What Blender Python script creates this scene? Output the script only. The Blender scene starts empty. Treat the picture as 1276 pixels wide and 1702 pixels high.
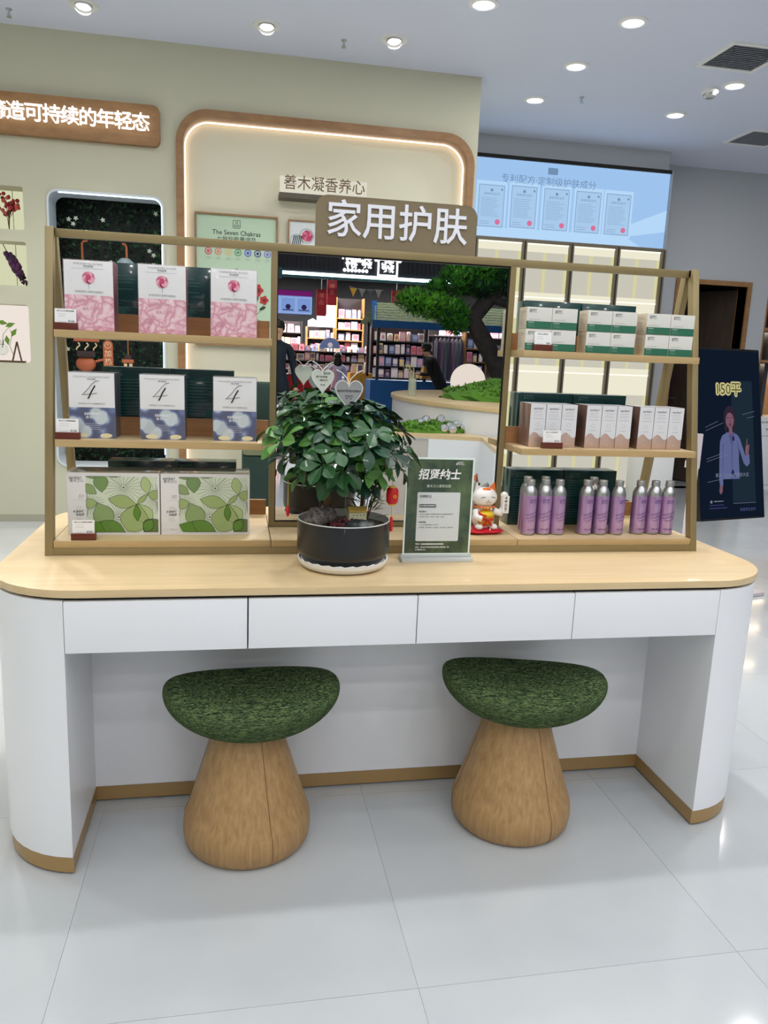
import bpy, bmesh, math, random
from math import sin, cos, pi, radians as R
from mathutils import Vector as V, Matrix as M, noise as NZ

S = bpy.context.scene
COL = S.collection
random.seed(7)

# ------------------------------------------------------------------ camera
CAM = V((0.39553, -1.83956, 1.29948)); YAW, PIT, ROL, FPX = R(11.01873), R(-11.11659), R(2.33075), 1292.06
fw = V((sin(YAW)*cos(PIT), cos(YAW)*cos(PIT), sin(PIT)))
r0 = V((cos(YAW), -sin(YAW), 0)); u0 = r0.cross(fw)
rt = cos(ROL)*r0 + sin(ROL)*u0; up = -sin(ROL)*r0 + cos(ROL)*u0
cd = bpy.data.cameras.new('camera'); cam = bpy.data.objects.new('camera', cd); COL.objects.link(cam)
mw = M((rt, up, -fw)).transposed().to_4x4(); mw.translation = CAM; cam.matrix_world = mw
cd.sensor_fit = 'VERTICAL'; cd.sensor_height = 36; cd.lens = FPX/1702*36; cd.clip_start = .05; cd.clip_end = 100
S.camera = cam

# ------------------------------------------------------------------ world, exposure
S.view_settings.view_transform = 'Standard'; S.view_settings.look = 'None'
S.view_settings.gamma = 1; S.view_settings.use_curve_mapping = False
S.view_settings.exposure = 0.0
w = bpy.data.worlds.new('world'); S.world = w; w.use_nodes = True
w.node_tree.nodes['Background'].inputs[0].default_value = (.55, .62, .75, 1)
w.node_tree.nodes['Background'].inputs[1].default_value = 0.12
S.cycles.max_bounces = 8; S.cycles.sample_clamp_indirect = 6

CEIL = 3.39
DOWN_W = 5.2
# grid of ceiling downlights (x, y, strength factor, lit-disc strength); rows far behind the camera added as front fill
LIGHTS = []
for yy, kk in ((-5.8, 1.0), (-4.7, 1.3), (-3.7, 1.4), (-2.7, 1.3), (-1.75, 1.0), (-.9, .85), (-.1, .45), (.7, 2.5), (1.5, .8), (2.3, 1.0)):
    for xx in (-1.0, .3, 1.55, 2.78, 4.0):
        LIGHTS.append((xx, yy, kk))
LIGHTS += [(1.833, 3.088, .8), (2.783, 3.068, .9), (2.754, 3.836, .9), (2.746, 4.599, .9), (3.978, 4.595, .9), (4.013, 3.845, .9),
           (5.25, 3.1, .9), (5.25, 4.6, .9), (6.5, 3.8, .9)]
SPOTS = [(-.543, 3.787), (.584, 3.766), (1.424, 3.754), (-1.7, 3.8)]


def lamp(name, loc, power, size=.12, color=(1, 1, 1), rot=(0, 0, 0), shape='DISK', sy=None, spread=None):
    ld = bpy.data.lights.new(name, 'AREA'); ld.energy = power; ld.shape = shape; ld.size = size
    if sy: ld.size_y = sy
    if spread: ld.spread = spread
    ld.color = color
    o = bpy.data.objects.new(name, ld); o.location = loc; o.rotation_euler = rot; COL.objects.link(o)
    return o


def L(c):
    return tuple(((v/255)/12.92 if v/255 <= .04045 else ((v/255+.055)/1.055)**2.4) for v in c)


# ------------------------------------------------------------------ materials
MATS = {}


def mat(name, c, rough=.5, metal=0, emit=None, es=1.0, coat=0, trans=0, ior=1.45, alpha=1, bump=0, bscale=60, c2=None, cs=3.0, cstr=(1, 1, 1), spec=.5, sheen=0, contrast=(.35, .65)):
    if name in MATS: return MATS[name]
    m = bpy.data.materials.new(name); m.use_nodes = True
    nt = m.node_tree; b = nt.nodes['Principled BSDF']; I = b.inputs
    I['Base Color'].default_value = (*L(c), 1); I['Roughness'].default_value = rough; I['Metallic'].default_value = metal
    I['Coat Weight'].default_value = coat; I['Coat Roughness'].default_value = .05
    I['Transmission Weight'].default_value = trans; I['IOR'].default_value = ior; I['Alpha'].default_value = alpha
    I['Specular IOR Level'].default_value = spec
    if sheen: I['Sheen Weight'].default_value = sheen
    if emit: I['Emission Color'].default_value = (*L(emit), 1); I['Emission Strength'].default_value = es
    if c2 or bump:
        tc = nt.nodes.new('ShaderNodeTexCoord'); mp = nt.nodes.new('ShaderNodeMapping'); mp.inputs['Scale'].default_value = cstr
        nt.links.new(tc.outputs['Object'], mp.inputs[0])
        if c2:
            nz = nt.nodes.new('ShaderNodeTexNoise'); nz.inputs['Scale'].default_value = cs; nz.inputs['Detail'].default_value = 5
            nz.inputs['Roughness'].default_value = .6
            nt.links.new(mp.outputs[0], nz.inputs[0])
            cr = nt.nodes.new('ShaderNodeValToRGB'); cr.color_ramp.elements[0].position = contrast[0]; cr.color_ramp.elements[1].position = contrast[1]
            cr.color_ramp.elements[0].color = (*L(c), 1); cr.color_ramp.elements[1].color = (*L(c2), 1)
            nt.links.new(nz.outputs[0], cr.inputs[0]); nt.links.new(cr.outputs[0], I['Base Color'])
        if bump:
            n2 = nt.nodes.new('ShaderNodeTexNoise'); n2.inputs['Scale'].default_value = bscale; n2.inputs['Detail'].default_value = 3
            nt.links.new(mp.outputs[0], n2.inputs[0])
            bp = nt.nodes.new('ShaderNodeBump'); bp.inputs['Strength'].default_value = bump; bp.inputs['Distance'].default_value = .002
            nt.links.new(n2.outputs[0], bp.inputs['Height']); nt.links.new(bp.outputs[0], I['Normal'])
    MATS[name] = m
    return m


def emis(name, c, s=1.0):
    if name in MATS: return MATS[name]
    m = bpy.data.materials.new(name); m.use_nodes = True; nt = m.node_tree; nt.nodes.clear()
    e = nt.nodes.new('ShaderNodeEmission'); o = nt.nodes.new('ShaderNodeOutputMaterial')
    e.inputs[0].default_value = (*L(c), 1); e.inputs[1].default_value = s; nt.links.new(e.outputs[0], o.inputs[0])
    MATS[name] = m; return m


def cells(name, base, line, tint, scale, rough=.35, thick=.06, warp=.5, bubble=False):
    """printed foam / petal cell artwork: voronoi cells with outlines (flat print)"""
    if name in MATS: return MATS[name]
    m = bpy.data.materials.new(name); m.use_nodes = True; nt = m.node_tree; b = nt.nodes['Principled BSDF']; b.inputs['Roughness'].default_value = rough
    tc = nt.nodes.new('ShaderNodeTexCoord'); nz = nt.nodes.new('ShaderNodeTexNoise'); nz.inputs['Scale'].default_value = scale*.6
    mx = nt.nodes.new('ShaderNodeMixRGB'); mx.blend_type = 'LINEAR_LIGHT'; mx.inputs[0].default_value = warp/scale
    nt.links.new(tc.outputs['Object'], nz.inputs[0]); nt.links.new(tc.outputs['Object'], mx.inputs[1]); nt.links.new(nz.outputs['Color'], mx.inputs[2])
    vo = nt.nodes.new('ShaderNodeTexVoronoi'); vo.feature = 'DISTANCE_TO_EDGE'; vo.inputs['Scale'].default_value = scale
    v2 = nt.nodes.new('ShaderNodeTexVoronoi'); v2.inputs['Scale'].default_value = scale
    nt.links.new(mx.outputs[0], vo.inputs['Vector']); nt.links.new(mx.outputs[0], v2.inputs['Vector'])
    cr = nt.nodes.new('ShaderNodeValToRGB'); e = cr.color_ramp.elements
    e[0].position = 0; e[0].color = (*L(line), 1); e[1].position = thick*1.6; e[1].color = (*L(tint), 1)
    e2 = cr.color_ramp.elements.new(thick*4.2); e2.color = (*L(base), 1)
    if bubble:
        e[0].position = .0; e[0].color = (*L(base), 1); e[1].position = .44; e[1].color = (*L(base), 1); e2.position = .53; e2.color = (*L(tint), 1)
        e3 = cr.color_ramp.elements.new(.64); e3.color = (*L(line), 1)
        nt.links.new(v2.outputs['Distance'], cr.inputs[0])
    else: nt.links.new(vo.outputs['Distance'], cr.inputs[0])
    m2 = nt.nodes.new('ShaderNodeMixRGB'); m2.blend_type = 'SOFT_LIGHT'; m2.inputs[0].default_value = .55
    bw = nt.nodes.new('ShaderNodeRGBToBW'); nt.links.new(v2.outputs['Color'], bw.inputs[0])
    nt.links.new(cr.outputs[0], m2.inputs[1]); nt.links.new(bw.outputs[0], m2.inputs[2]); nt.links.new(m2.outputs[0], b.inputs['Base Color'])
    MATS[name] = m; return m


def wood(name, c1, c2, stretch, scale=6, rough=.42, coat=0.0):
    return mat(name, c1, rough=rough, c2=c2, cs=scale, cstr=stretch, coat=coat, contrast=(.3, .7))


W_TOP = wood('oak_top', (224, 200, 158), (212, 186, 142), (.6, 9, 9), 5, .38, .15)
W_SH = wood('oak_shelf', (218, 194, 150), (204, 178, 134), (.6, 12, 12), 5, .42, .1)
W_EDGE = wood('oak_edge', (196, 170, 124), (182, 154, 108), (.6, 12, 12), 5, .45)
W_LIP = wood('oak_lip', (176, 128, 84), (152, 106, 66), (.6, 12, 12), 5, .45)
W_STOOL = wood('oak_stool', (186, 151, 104), (158, 122, 80), (48, 48, .9), 2.0, .45)
W_FR = wood('wood_frame', (158, 118, 76), (134, 97, 60), (2, 2, 6), 4, .4)
W_DARK = wood('walnut_block', (112, 52, 40), (84, 36, 28), (3, 10, 10), 8, .35)
GOLD = mat('champagne_metal', (152, 136, 98), rough=.42, metal=.3, c2=(140, 124, 86), cs=2)
KICK = mat('bronze_plinth', (178, 146, 98), rough=.35, metal=.4)
WHITE = mat('white_lacquer', (240, 242, 247), rough=.32, coat=.1)
WHITE2 = mat('white_plastic', (238, 238, 236), rough=.4)
BLACK = mat('black_plastic', (16, 17, 20), rough=.3)
GAP = mat('dark_gap', (30, 28, 26), rough=.8)
WALL_G = mat('sage_wall', (200, 199, 178), rough=.85, bump=.05, bscale=200)
WALL_C = mat('cream_panel', (222, 219, 196), rough=.8)
WALL_B = mat('grey_wall', (184, 188, 192), rough=.8)
CEILM = mat('ceiling_screen_tint', (218, 224, 242), rough=.9)  # bluish paint stands in for the blue light spilling from the screen
TILE = mat('grey_tile', (190, 194, 197), rough=.09, c2=(178, 183, 187), cs=1.6, spec=.5, coat=.2, contrast=(.3, .75))
GROUT = mat('grout', (178, 181, 184), rough=.7)
PAPER = mat('paper_white', (240, 240, 240), rough=.5)
INK = mat('ink_grey', (90, 90, 92), rough=.6)
INKL = mat('ink_light_grey', (150, 150, 152), rough=.6)
INKD = mat('ink_black', (28, 28, 30), rough=.6)
SILV = mat('aluminium', (205, 206, 208), rough=.25, metal=.9)
CLEAR = mat('clear_acrylic', (235, 245, 245), rough=.03, trans=1, ior=1.45)
MIR = mat('mirror_glass', (238, 240, 240), rough=0.0, metal=1.0)
LED = emis('led_strip', (255, 240, 222), 5.0)
DISC = emis('lamp_disc', (255, 255, 255), 9.0)
LETW = emis('backlit_letters', (255, 252, 245), 1.8)

# ------------------------------------------------------------------ mesh builder


class MB:
    def __init__(s): s.v = []; s.f = []; s.mi = []; s.ms = []; s.T = M.Identity(4)

    def _m(s, m):
        if m not in s.ms: s.ms.append(m)
        return s.ms.index(m)

    def add(s, vs, fs, m):
        o = len(s.v); s.v += [tuple(s.T @ V(p)) for p in vs]; k = s._m(m)
        for f in fs: s.f.append([i+o for i in f]); s.mi.append(k)
        return s

    def box(s, x0, x1, y0, y1, z0, z1, m, mf=None, mt=None):
        vs = [(x, y, z) for x in (x0, x1) for y in (y0, y1) for z in (z0, z1)]
        s.add(vs, [(0, 1, 3, 2), (4, 6, 7, 5), (2, 3, 7, 6), (0, 2, 6, 4)], m)
        s.add([vs[i] for i in (0, 4, 5, 1)], [(0, 1, 2, 3)], mf or m)
        s.add([vs[i] for i in (1, 5, 7, 3)], [(0, 1, 2, 3)], mt or m)
        return s

    def hull(s, a, b, m):
        """two matching rings joined, capped"""
        n = len(a)
        s.add(list(a)+list(b), [tuple(range(n))[::-1], tuple(range(n, 2*n))]+[(i, (i+1) % n, n+(i+1) % n, n+i) for i in range(n)], m); return s

    def prism(s, pts, axis, a, b, m):
        def q(p, t): return {'x': (t, p[0], p[1]), 'y': (p[0], t, p[1]), 'z': (p[0], p[1], t)}[axis]
        A = [q(p, a) for p in pts]; B = [q(p, b) for p in pts]
        if axis == 'y': A, B = B, A
        return s.hull(A, B, m)

    def lathe(s, prof, m, n=24, c=(0, 0), cap=True):
        vs = []; fs = []
        for r, z in prof:
            for i in range(n): vs.append((c[0]+r*cos(2*pi*i/n), c[1]+r*sin(2*pi*i/n), z))
        for k in range(len(prof)-1):
            for i in range(n): fs.append((k*n+i, k*n+(i+1) % n, (k+1)*n+(i+1) % n, (k+1)*n+i))
        if cap:
            fs.append(tuple(range(n))[::-1]); fs.append(tuple((len(prof)-1)*n+i for i in range(n)))
        return s.add(vs, fs, m)

    def tube(s, pts, r, m, n=8, closed=False):
        pts = [V(p) for p in pts]; N = len(pts); rr = r if isinstance(r, (list, tuple)) else [r]*N
        vs = []; prev = None
        for i, p in enumerate(pts):
            if closed: t = (pts[(i+1) % N]-pts[i-1])
            else: t = pts[min(i+1, N-1)]-pts[max(i-1, 0)]
            t.normalize()
            if prev is None:
                a = V((0, 0, 1)) if abs(t.z) < .9 else V((1, 0, 0)); prev = a.cross(t).normalized()
            prev = (prev-t*prev.dot(t)).normalized(); q = t.cross(prev)
            for k in range(n): vs.append(p+rr[i]*(cos(2*pi*k/n)*prev+sin(2*pi*k/n)*q))
        fs = []
        for i in range(N if closed else N-1):
            j = (i+1) % N
            for k in range(n): fs.append((i*n+k, i*n+(k+1) % n, j*n+(k+1) % n, j*n+k))
        if not closed: fs += [tuple(range(n))[::-1], tuple((N-1)*n+k for k in range(n))]
        return s.add(vs, fs, m)

    def sphere(s, c, r, m, n=16, k=10, e=(1, 1, 1), f=None):
        vs = [(0, 0, -1)]; fs = []
        for j in range(1, k):
            a = -pi/2+pi*j/k
            for i in range(n): vs.append((cos(a)*cos(2*pi*i/n), cos(a)*sin(2*pi*i/n), sin(a)))
        vs.append((0, 0, 1)); T = len(vs)-1
        for i in range(n): fs.append((0, 1+(i+1) % n, 1+i)); fs.append((T, T-n+i, T-n+(i+1) % n))
        for j in range(k-2):
            for i in range(n): fs.append((1+j*n+i, 1+j*n+(i+1) % n, 1+(j+1)*n+(i+1) % n, 1+(j+1)*n+i))
        out = []
        for p in vs:
            q = V(p); sc = f(q) if f else 1
            out.append((c[0]+q.x*r*e[0]*sc, c[1]+q.y*r*e[1]*sc, c[2]+q.z*r*e[2]*sc))
        return s.add(out, fs, m)

    def quad(s, x0, x1, z0, z1, y, m):
        return s.add([(x0, y, z0), (x1, y, z0), (x1, y, z1), (x0, y, z1)], [(0, 1, 2, 3)], m)

    def poly(s, pts, y, m):
        """flat printed shape on a plane facing -y"""
        return s.add([(p[0], y, p[1]) for p in pts], [tuple(range(len(pts)))], m)

    def text(s, t, x, z, size, m, y=0.0, al='LEFT', bold=0, shear=0, flip=False, dep=0, sx=1):
        vs, fs = textmesh(t, bold, shear, al, dep/size if dep else 0)
        k = -1 if flip else 1
        return s.add([(x+k*p[0]*size*sx, y-k*p[2]*size, z+p[1]*size) for p in vs], fs, m)

    def bars(s, x0, x1, z, n, dz, h, m, y, jit=.2, al=0):
        """runs of print too small to read"""
        for i in range(n):
            w_ = (x1-x0)*(1-random.random()*jit); a = x0 if not al else (x0+x1-w_)/2
            s.quad(a, a+w_, z-i*dz-h/2, z-i*dz+h/2, y, m)
        return s

    def plate(s, loops, a, b, m, plane='xz', mside=None):
        vs, fs = platemesh(loops)
        z0, z1 = a, b
        for zz, flip in ((a, 0), (b, 1)):
            P = [((p[0], zz, p[1]) if plane == 'xz' else (zz, p[0], p[1]) if plane == 'yz' else (p[0], p[1], zz)) for p in vs]
            s.add(P, [f[::-1] if flip else f for f in fs], m)
        for lp in loops:
            n = len(lp)
            def q(p, t): return (p[0], t, p[1]) if plane == 'xz' else (t, p[0], p[1]) if plane == 'yz' else (p[0], p[1], t)
            s.add([q(p, a) for p in lp]+[q(p, b) for p in lp], [(i, (i+1) % n, n+(i+1) % n, n+i) for i in range(n)], mside or m)
        return s

    def mesh(s, name, bevel=0, smooth=35):
        me = bpy.data.meshes.new(name); me.from_pydata(s.v, [], s.f)
        for m in s.ms: me.materials.append(m)
        me.polygons.foreach_set('material_index', s.mi)
        if bevel:
            bm = bmesh.new(); bm.from_mesh(me); bmesh.ops.remove_doubles(bm, verts=bm.verts, dist=1e-5)
            ed = [e for e in bm.edges if len(e.link_faces) == 2 and e.calc_face_angle(0) > .6]
            bmesh.ops.bevel(bm, geom=ed, offset=bevel, segments=2, affect='EDGES', profile=.6, clamp_overlap=True)
            bm.to_mesh(me); bm.free()
        me.validate(); me.update()
        if smooth:
            me.polygons.foreach_set('use_smooth', [True]*len(me.polygons))
            me.set_sharp_from_angle(angle=R(smooth))
        return me

    def build(s, name, parent=None, bevel=0, smooth=35, loc=None, rot=None):
        o = bpy.data.objects.new(name, s.mesh(name, bevel, smooth)); COL.objects.link(o)
        if parent: o.parent = parent
        if loc: o.location = loc
        if rot: o.rotation_euler = rot
        return o


_tc = {}


def textmesh(t, bold, shear, al, dep):
    k = (t, bold, shear, al, dep)
    if k in _tc: return _tc[k]
    c = bpy.data.curves.new('t', 'FONT'); c.body = t; c.size = 1; c.align_x = al; c.align_y = 'CENTER'; c.shear = shear; c.offset = bold; c.extrude = dep/2
    c.resolution_u = 2
    o = bpy.data.objects.new('t', c); COL.objects.link(o)
    dg = bpy.context.evaluated_depsgraph_get(); me = bpy.data.meshes.new_from_object(o.evaluated_get(dg))
    r = ([tuple(v.co) for v in me.vertices], [tuple(p.vertices) for p in me.polygons])
    bpy.data.objects.remove(o); bpy.data.curves.remove(c); bpy.data.meshes.remove(me)
    _tc[k] = r; return r


def platemesh(loops):
    c = bpy.data.curves.new('p', 'CURVE'); c.dimensions = '2D'; c.fill_mode = 'BOTH'
    for lp in loops:
        sp = c.splines.new('POLY'); sp.points.add(len(lp)-1); sp.use_cyclic_u = True
        for i, p in enumerate(lp): sp.points[i].co = (p[0], p[1], 0, 1)
    o = bpy.data.objects.new('p', c); COL.objects.link(o)
    dg = bpy.context.evaluated_depsgraph_get(); me = bpy.data.meshes.new_from_object(o.evaluated_get(dg))
    r = ([tuple(v.co) for v in me.vertices], [tuple(p.vertices) for p in me.polygons])
    bpy.data.objects.remove(o); bpy.data.curves.remove(c); bpy.data.meshes.remove(me)
    return r


def rr(x0, x1, z0, z1, r, n=6, rb=None):
    """rounded rectangle, ccw; rb = radius of the lower corners"""
    rb = r if rb is None else rb; out = []
    for cx, cz, a0, q in ((x1-r, z1-r, 0, r), (x0+r, z1-r, 90, r), (x0+rb, z0+rb, 180, rb), (x1-rb, z0+rb, 270, rb)):
        if q <= 0: out.append((cx, cz)); continue
        for i in range(n+1): a = R(a0+90*i/n); out.append((cx+q*cos(a), cz+q*sin(a)))
    return out


def rect(x0, x1, z0, z1): return [(x0, z0), (x1, z0), (x1, z1), (x0, z1)]
def circ(cx, cz, r, n=16, ez=1): return [(cx+r*cos(2*pi*i/n), cz+ez*r*sin(2*pi*i/n)) for i in range(n)]


def tag(o, label=None, cat=None, group=None, kind=None):
    if label: o['label'] = label
    if cat: o['category'] = cat
    if group: o['group'] = group
    if kind: o['kind'] = kind
    return o


def thing(name, label, cat, loc=(0, 0, 0), rz=0, group=None):
    o = bpy.data.objects.new(name, None); COL.objects.link(o); o.location = loc; o.rotation_euler = (0, 0, rz); o.empty_display_size = .1
    return tag(o, label, cat, group)


def dup(root, loc=None, rz=None, label=None, group=None):
    r = root.copy(); COL.objects.link(r)
    if loc is not None: r.location = loc
    if rz is not None: r.rotation_euler = (0, 0, rz)
    if label: r['label'] = label
    if group: r['group'] = group
    for ch in list(root.children):
        c = ch.copy(); COL.objects.link(c); c.parent = r
        for g in list(ch.children):
            d = g.copy(); COL.objects.link(d); d.parent = c
    return r


# ------------------------------------------------------------------ lights of the room
for (x, y, k) in LIGHTS:
    lamp('downlight_source', (x, y, CEIL-.012), DOWN_W*k, .13, (1, .985, .96))
for (x, y) in SPOTS:
    lamp('spot_source', (x, y, CEIL-.02), 16, .08, (1, .95, .88), (R(-28), 0, 0), spread=R(110))

# ------------------------------------------------------------------ the setting
XW, XE = -2.6, 8.0
YL, YB, YR = 4.25, 5.63, 6.08
XC1, XC2 = 2.19, 4.545
YF = -8.9     # shop front line behind the camera
b = MB(); b.box(-9, 16, -21, 7.2, -.12, -.0015, GROUT); floor = b.build('floor'); tag(floor, kind='structure')
tw, td = .75, .75
tm = MB(); tm.box(-.3745, .3745, -.3745, .3745, -.003, 0, TILE); TMESH = tm.mesh('tile')
cand = []
for i in range(-6, 12):
    for j in range(-17, 11):
        cx = .0275+.375+i*.75; cy = -.47+.375+j*.75
        if cx-.375 > 8 or cx+.375 < -3.6 or cy > 7 or cy < YF: continue
        cand.append(((V((cx, cy, 0))-V((.9, 0, 0))).length, cx, cy))
cand.sort()
for k, (d, cx, cy) in enumerate(cand[:300]):
    o = bpy.data.objects.new('tile', TMESH); COL.objects.link(o); o.parent = floor; o.location = (cx, cy, 0)
b = MB()
for (d, cx, cy) in cand[300:]: b.box(cx-.3745, cx+.3745, cy-.3745, cy+.3745, -.003, 0, TILE)
o = b.build('tile', floor); o['kind'] = 'stuff'

b = MB(); b.box(XW-.3, XE+.3, YF, 7.4, CEIL, CEIL+.15, CEILM); ceiling = b.build('ceiling'); tag(ceiling, kind='structure')

# left feature wall with its openings
PX0, PX1, PZ0, PZ1 = -.907, -.114, .42, 2.372
AX0, AX1, AZ1 = -.02, 2.155, 2.972
nich = [(-1.52, -1.061, 2.084, 2.371), (-1.52, -1.056, 1.705, 2.004), (-1.55, -1.058, 1.167, 1.577)]
b = MB()
loops = [rect(XW, XC1, 0, CEIL)]+[rr(*n, .015, 3) for n in nich[:2]]+[rr(*nich[2], .03, 4), rr(PX0, PX1, PZ0, PZ1, .075)]
loops.append(rr(AX0+.02, AX1-.02, .02, AZ1-.02, .2, 8, rb=0))
b.plate(loops, YL, YL+.22, WALL_G)
b.box(XC1-.02, XC1, YL+.22, YB, 0, CEIL, WALL_G)
o = b.build('wall_left', smooth=0); tag(o, kind='structure')
b = MB(); b.box(XW, XC1-.02, YL+.46, YL+.5, 0, CEIL, WALL_G); o = b.build('wall_left'); tag(o, kind='structure')
b = MB(); b.box(XW, AX0, YL-.006, YL+.002, 0, .055, mat('skirting', (170, 168, 150), rough=.5)); o = b.build('baseboard_left'); tag(o, kind='structure')
# alcove lining
b = MB(); b.box(AX0+.02, AX1-.02, YL+.10, YL+.12, 0, AZ1-.02, WALL_C); o = b.build('trim_1'); tag(o, kind='structure')
# back wall behind the screen, its return and the right wall with the doorway
b = MB(); b.box(XC1-.02, XC2, YB, YB+.12, 0, CEIL, WALL_B); b.box(XC2-.1, XC2, YB+.12, YR+.1, 0, CEIL, WALL_B); o = b.build('wall_back'); tag(o, kind='structure')
DX0, DX1, DZ = 5.06, 5.865, 2.225
b = MB(); b.plate([rect(XC2, 6.13, 0, CEIL), rect(DX0, DX1, .0, DZ)], YR, YR+.15, WALL_B)
b.box(6.13, XE, YR, YR+.15, 2.3, CEIL, WALL_B); o = b.build('wall_right', smooth=0); tag(o, kind='structure')
b = MB(); b.box(XE, XE+.1, YF, 7.2, 0, CEIL, WALL_B); o = b.build('wall_east'); tag(o, kind='structure')
b = MB(); b.box(XW-.1, XW, YF, YL+.5, 0, CEIL, WALL_G); o = b.build('wall_west'); tag(o, kind='structure')
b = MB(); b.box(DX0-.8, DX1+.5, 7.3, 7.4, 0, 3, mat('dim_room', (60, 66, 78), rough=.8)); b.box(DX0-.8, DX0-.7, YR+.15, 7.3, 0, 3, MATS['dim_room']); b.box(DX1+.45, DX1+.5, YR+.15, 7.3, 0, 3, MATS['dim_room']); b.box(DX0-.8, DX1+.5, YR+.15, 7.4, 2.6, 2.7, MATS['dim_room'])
o = b.build('wall_corridor'); tag(o, kind='structure')
# door
d = thing('door_1', None, None); tag(d, kind='structure')
b = MB(); fwx = .05
b.box(DX0-fwx, DX0, YR-.02, YR+.17, 0, DZ+fwx, W_FR); b.box(DX1, DX1+fwx, YR-.02, YR+.17, 0, DZ+fwx, W_FR); b.box(DX0, DX1, YR-.02, YR+.17, DZ, DZ+fwx, W_FR)
b.build('door_frame', d)
DOORM = wood('dark_door', (78, 66, 56), (62, 52, 46), (6, 6, .8), 4, .4)
b = MB(); b.T = M.Translation((DX1-.01, YR+.16, 0)) @ M.Rotation(R(-62), 4, 'Z'); b.box(-.76, 0, 0, .04, .01, DZ-.02, DOORM); lf = b.build('door_leaf', d)
b = MB(); b.T = M.Translation((DX1-.01, YR+.16, 0)) @ M.Rotation(R(-62), 4, 'Z')
b.tube([(-.70, -.01, .98), (-.70, -.05, .98), (-.58, -.05, .98)], .009, SILV); b.build('door_handle', lf)
b = MB(); b.plate([rr(5.15, 5.42, 1.66, 1.76, .01)], 7.27, 7.28, mat('sign_grey', (150, 158, 170)))
b.text('闲人免进', 5.285, 1.71, .05, INKD, 7.269, 'CENTER')
o = b.build('door_sign'); tag(o, 'small grey sign fixed in the dark room beyond the doorway', 'sign')

# ceiling fittings -------------------------------------------------
rg = MB(); rg.lathe([(.066, -.012), (.088, -.006), (.09, .002), (.066, .002)], WHITE2, 28, cap=False)
dm = MB(); dm.lathe([(.0, -.004), (.066, -.004)], DISC, 28, cap=False)
RG, DM = rg.mesh('trim_ring'), dm.mesh('light_disc')
lbl = {(1.833, 3.088): 'round ceiling downlight cut by the top edge, nearest the feature wall corner',
       (2.783, 3.068): 'glowing round downlight high in the frame, left of the nearer air vent',
       (2.754, 3.836): 'glowing downlight in the middle of the row of three running to the screen wall',
       (2.746, 4.599): 'glowing downlight nearest above the blue certificate screen',
       (3.978, 4.595): 'glowing downlight in front of the screen wall, left of the smoke detector',
       (4.013, 3.845): 'glowing downlight right beside the smoke detector'}
for (x, y, k) in LIGHTS:
    l_ = lbl.get((x, y), 'unseen recessed round downlight on the ceiling outside the picture')
    t = thing('ceiling_light', l_, 'ceiling light', (x, y, CEIL), group='recessed ceiling downlights')
    for nm, me in (('trim_ring', RG), ('light_disc', DM)):
        o = bpy.data.objects.new(nm, me); COL.objects.link(o); o.parent = t
sl = ['leftmost white spotlight tilted at the feature wall', 'white tilted spotlight above the arched wall frame, second from the left', 'white tilted spotlight nearest the corner of the feature wall', 'tilted spotlight on the ceiling outside the picture']
SD = emis('spot_disc', (255, 250, 240), 1.3)
sb = MB(); sb.lathe([(.052, -.004), (.085, -.012), (.09, .002), (.052, .002)], WHITE2, 28, cap=False)
sc = MB(); sc.T = M.Rotation(R(-20), 4, 'X'); sc.lathe([(.0, -.005), (.05, -.005)], SD, 24, cap=False); sc.lathe([(.05, -.03), (.054, -.004)], SILV, 24, cap=False)
for (x, y), l_ in zip(SPOTS, sl):
    t = thing('spotlight', l_, 'ceiling light', (x, y, CEIL), group='spotlights along the feature wall')
    o = bpy.data.objects.new('trim_ring', sb.mesh('trim_ring')); COL.objects.link(o); o.parent = t
    o = bpy.data.objects.new('lamp_head', sc.mesh('lamp_head')); COL.objects.link(o); o.parent = t


def vent(x, y, l_):
    t = thing('air_vent', l_, 'vent', (x, y, CEIL), R(0), 'square ceiling air vents')
    s_ = .19
    b = MB(); b.plate([rect(-s_-.03, s_+.03, -s_-.03, s_+.03), rect(-s_, s_, -s_, s_)], -.012, .0, WHITE2, plane='xy'); b.build('frame', t)
    b = MB(); b.box(-s_, s_, -s_, s_, -.001, .0, mat('vent_back', (70, 72, 78))); b.build('backing', t)
    sm = MB(); sm.T = M.Rotation(R(35), 4, 'X'); sm.box(-s_, s_, -.009, .009, -.001, .001, mat('vent_grey', (196, 200, 210), rough=.4)); me = sm.mesh('slat')
    for i in range(14):
        o = bpy.data.objects.new('slat', me); COL.objects.link(o); o.parent = t; o.location = (0, -s_+.014+i*(2*s_-.028)/13, -.008)


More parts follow.
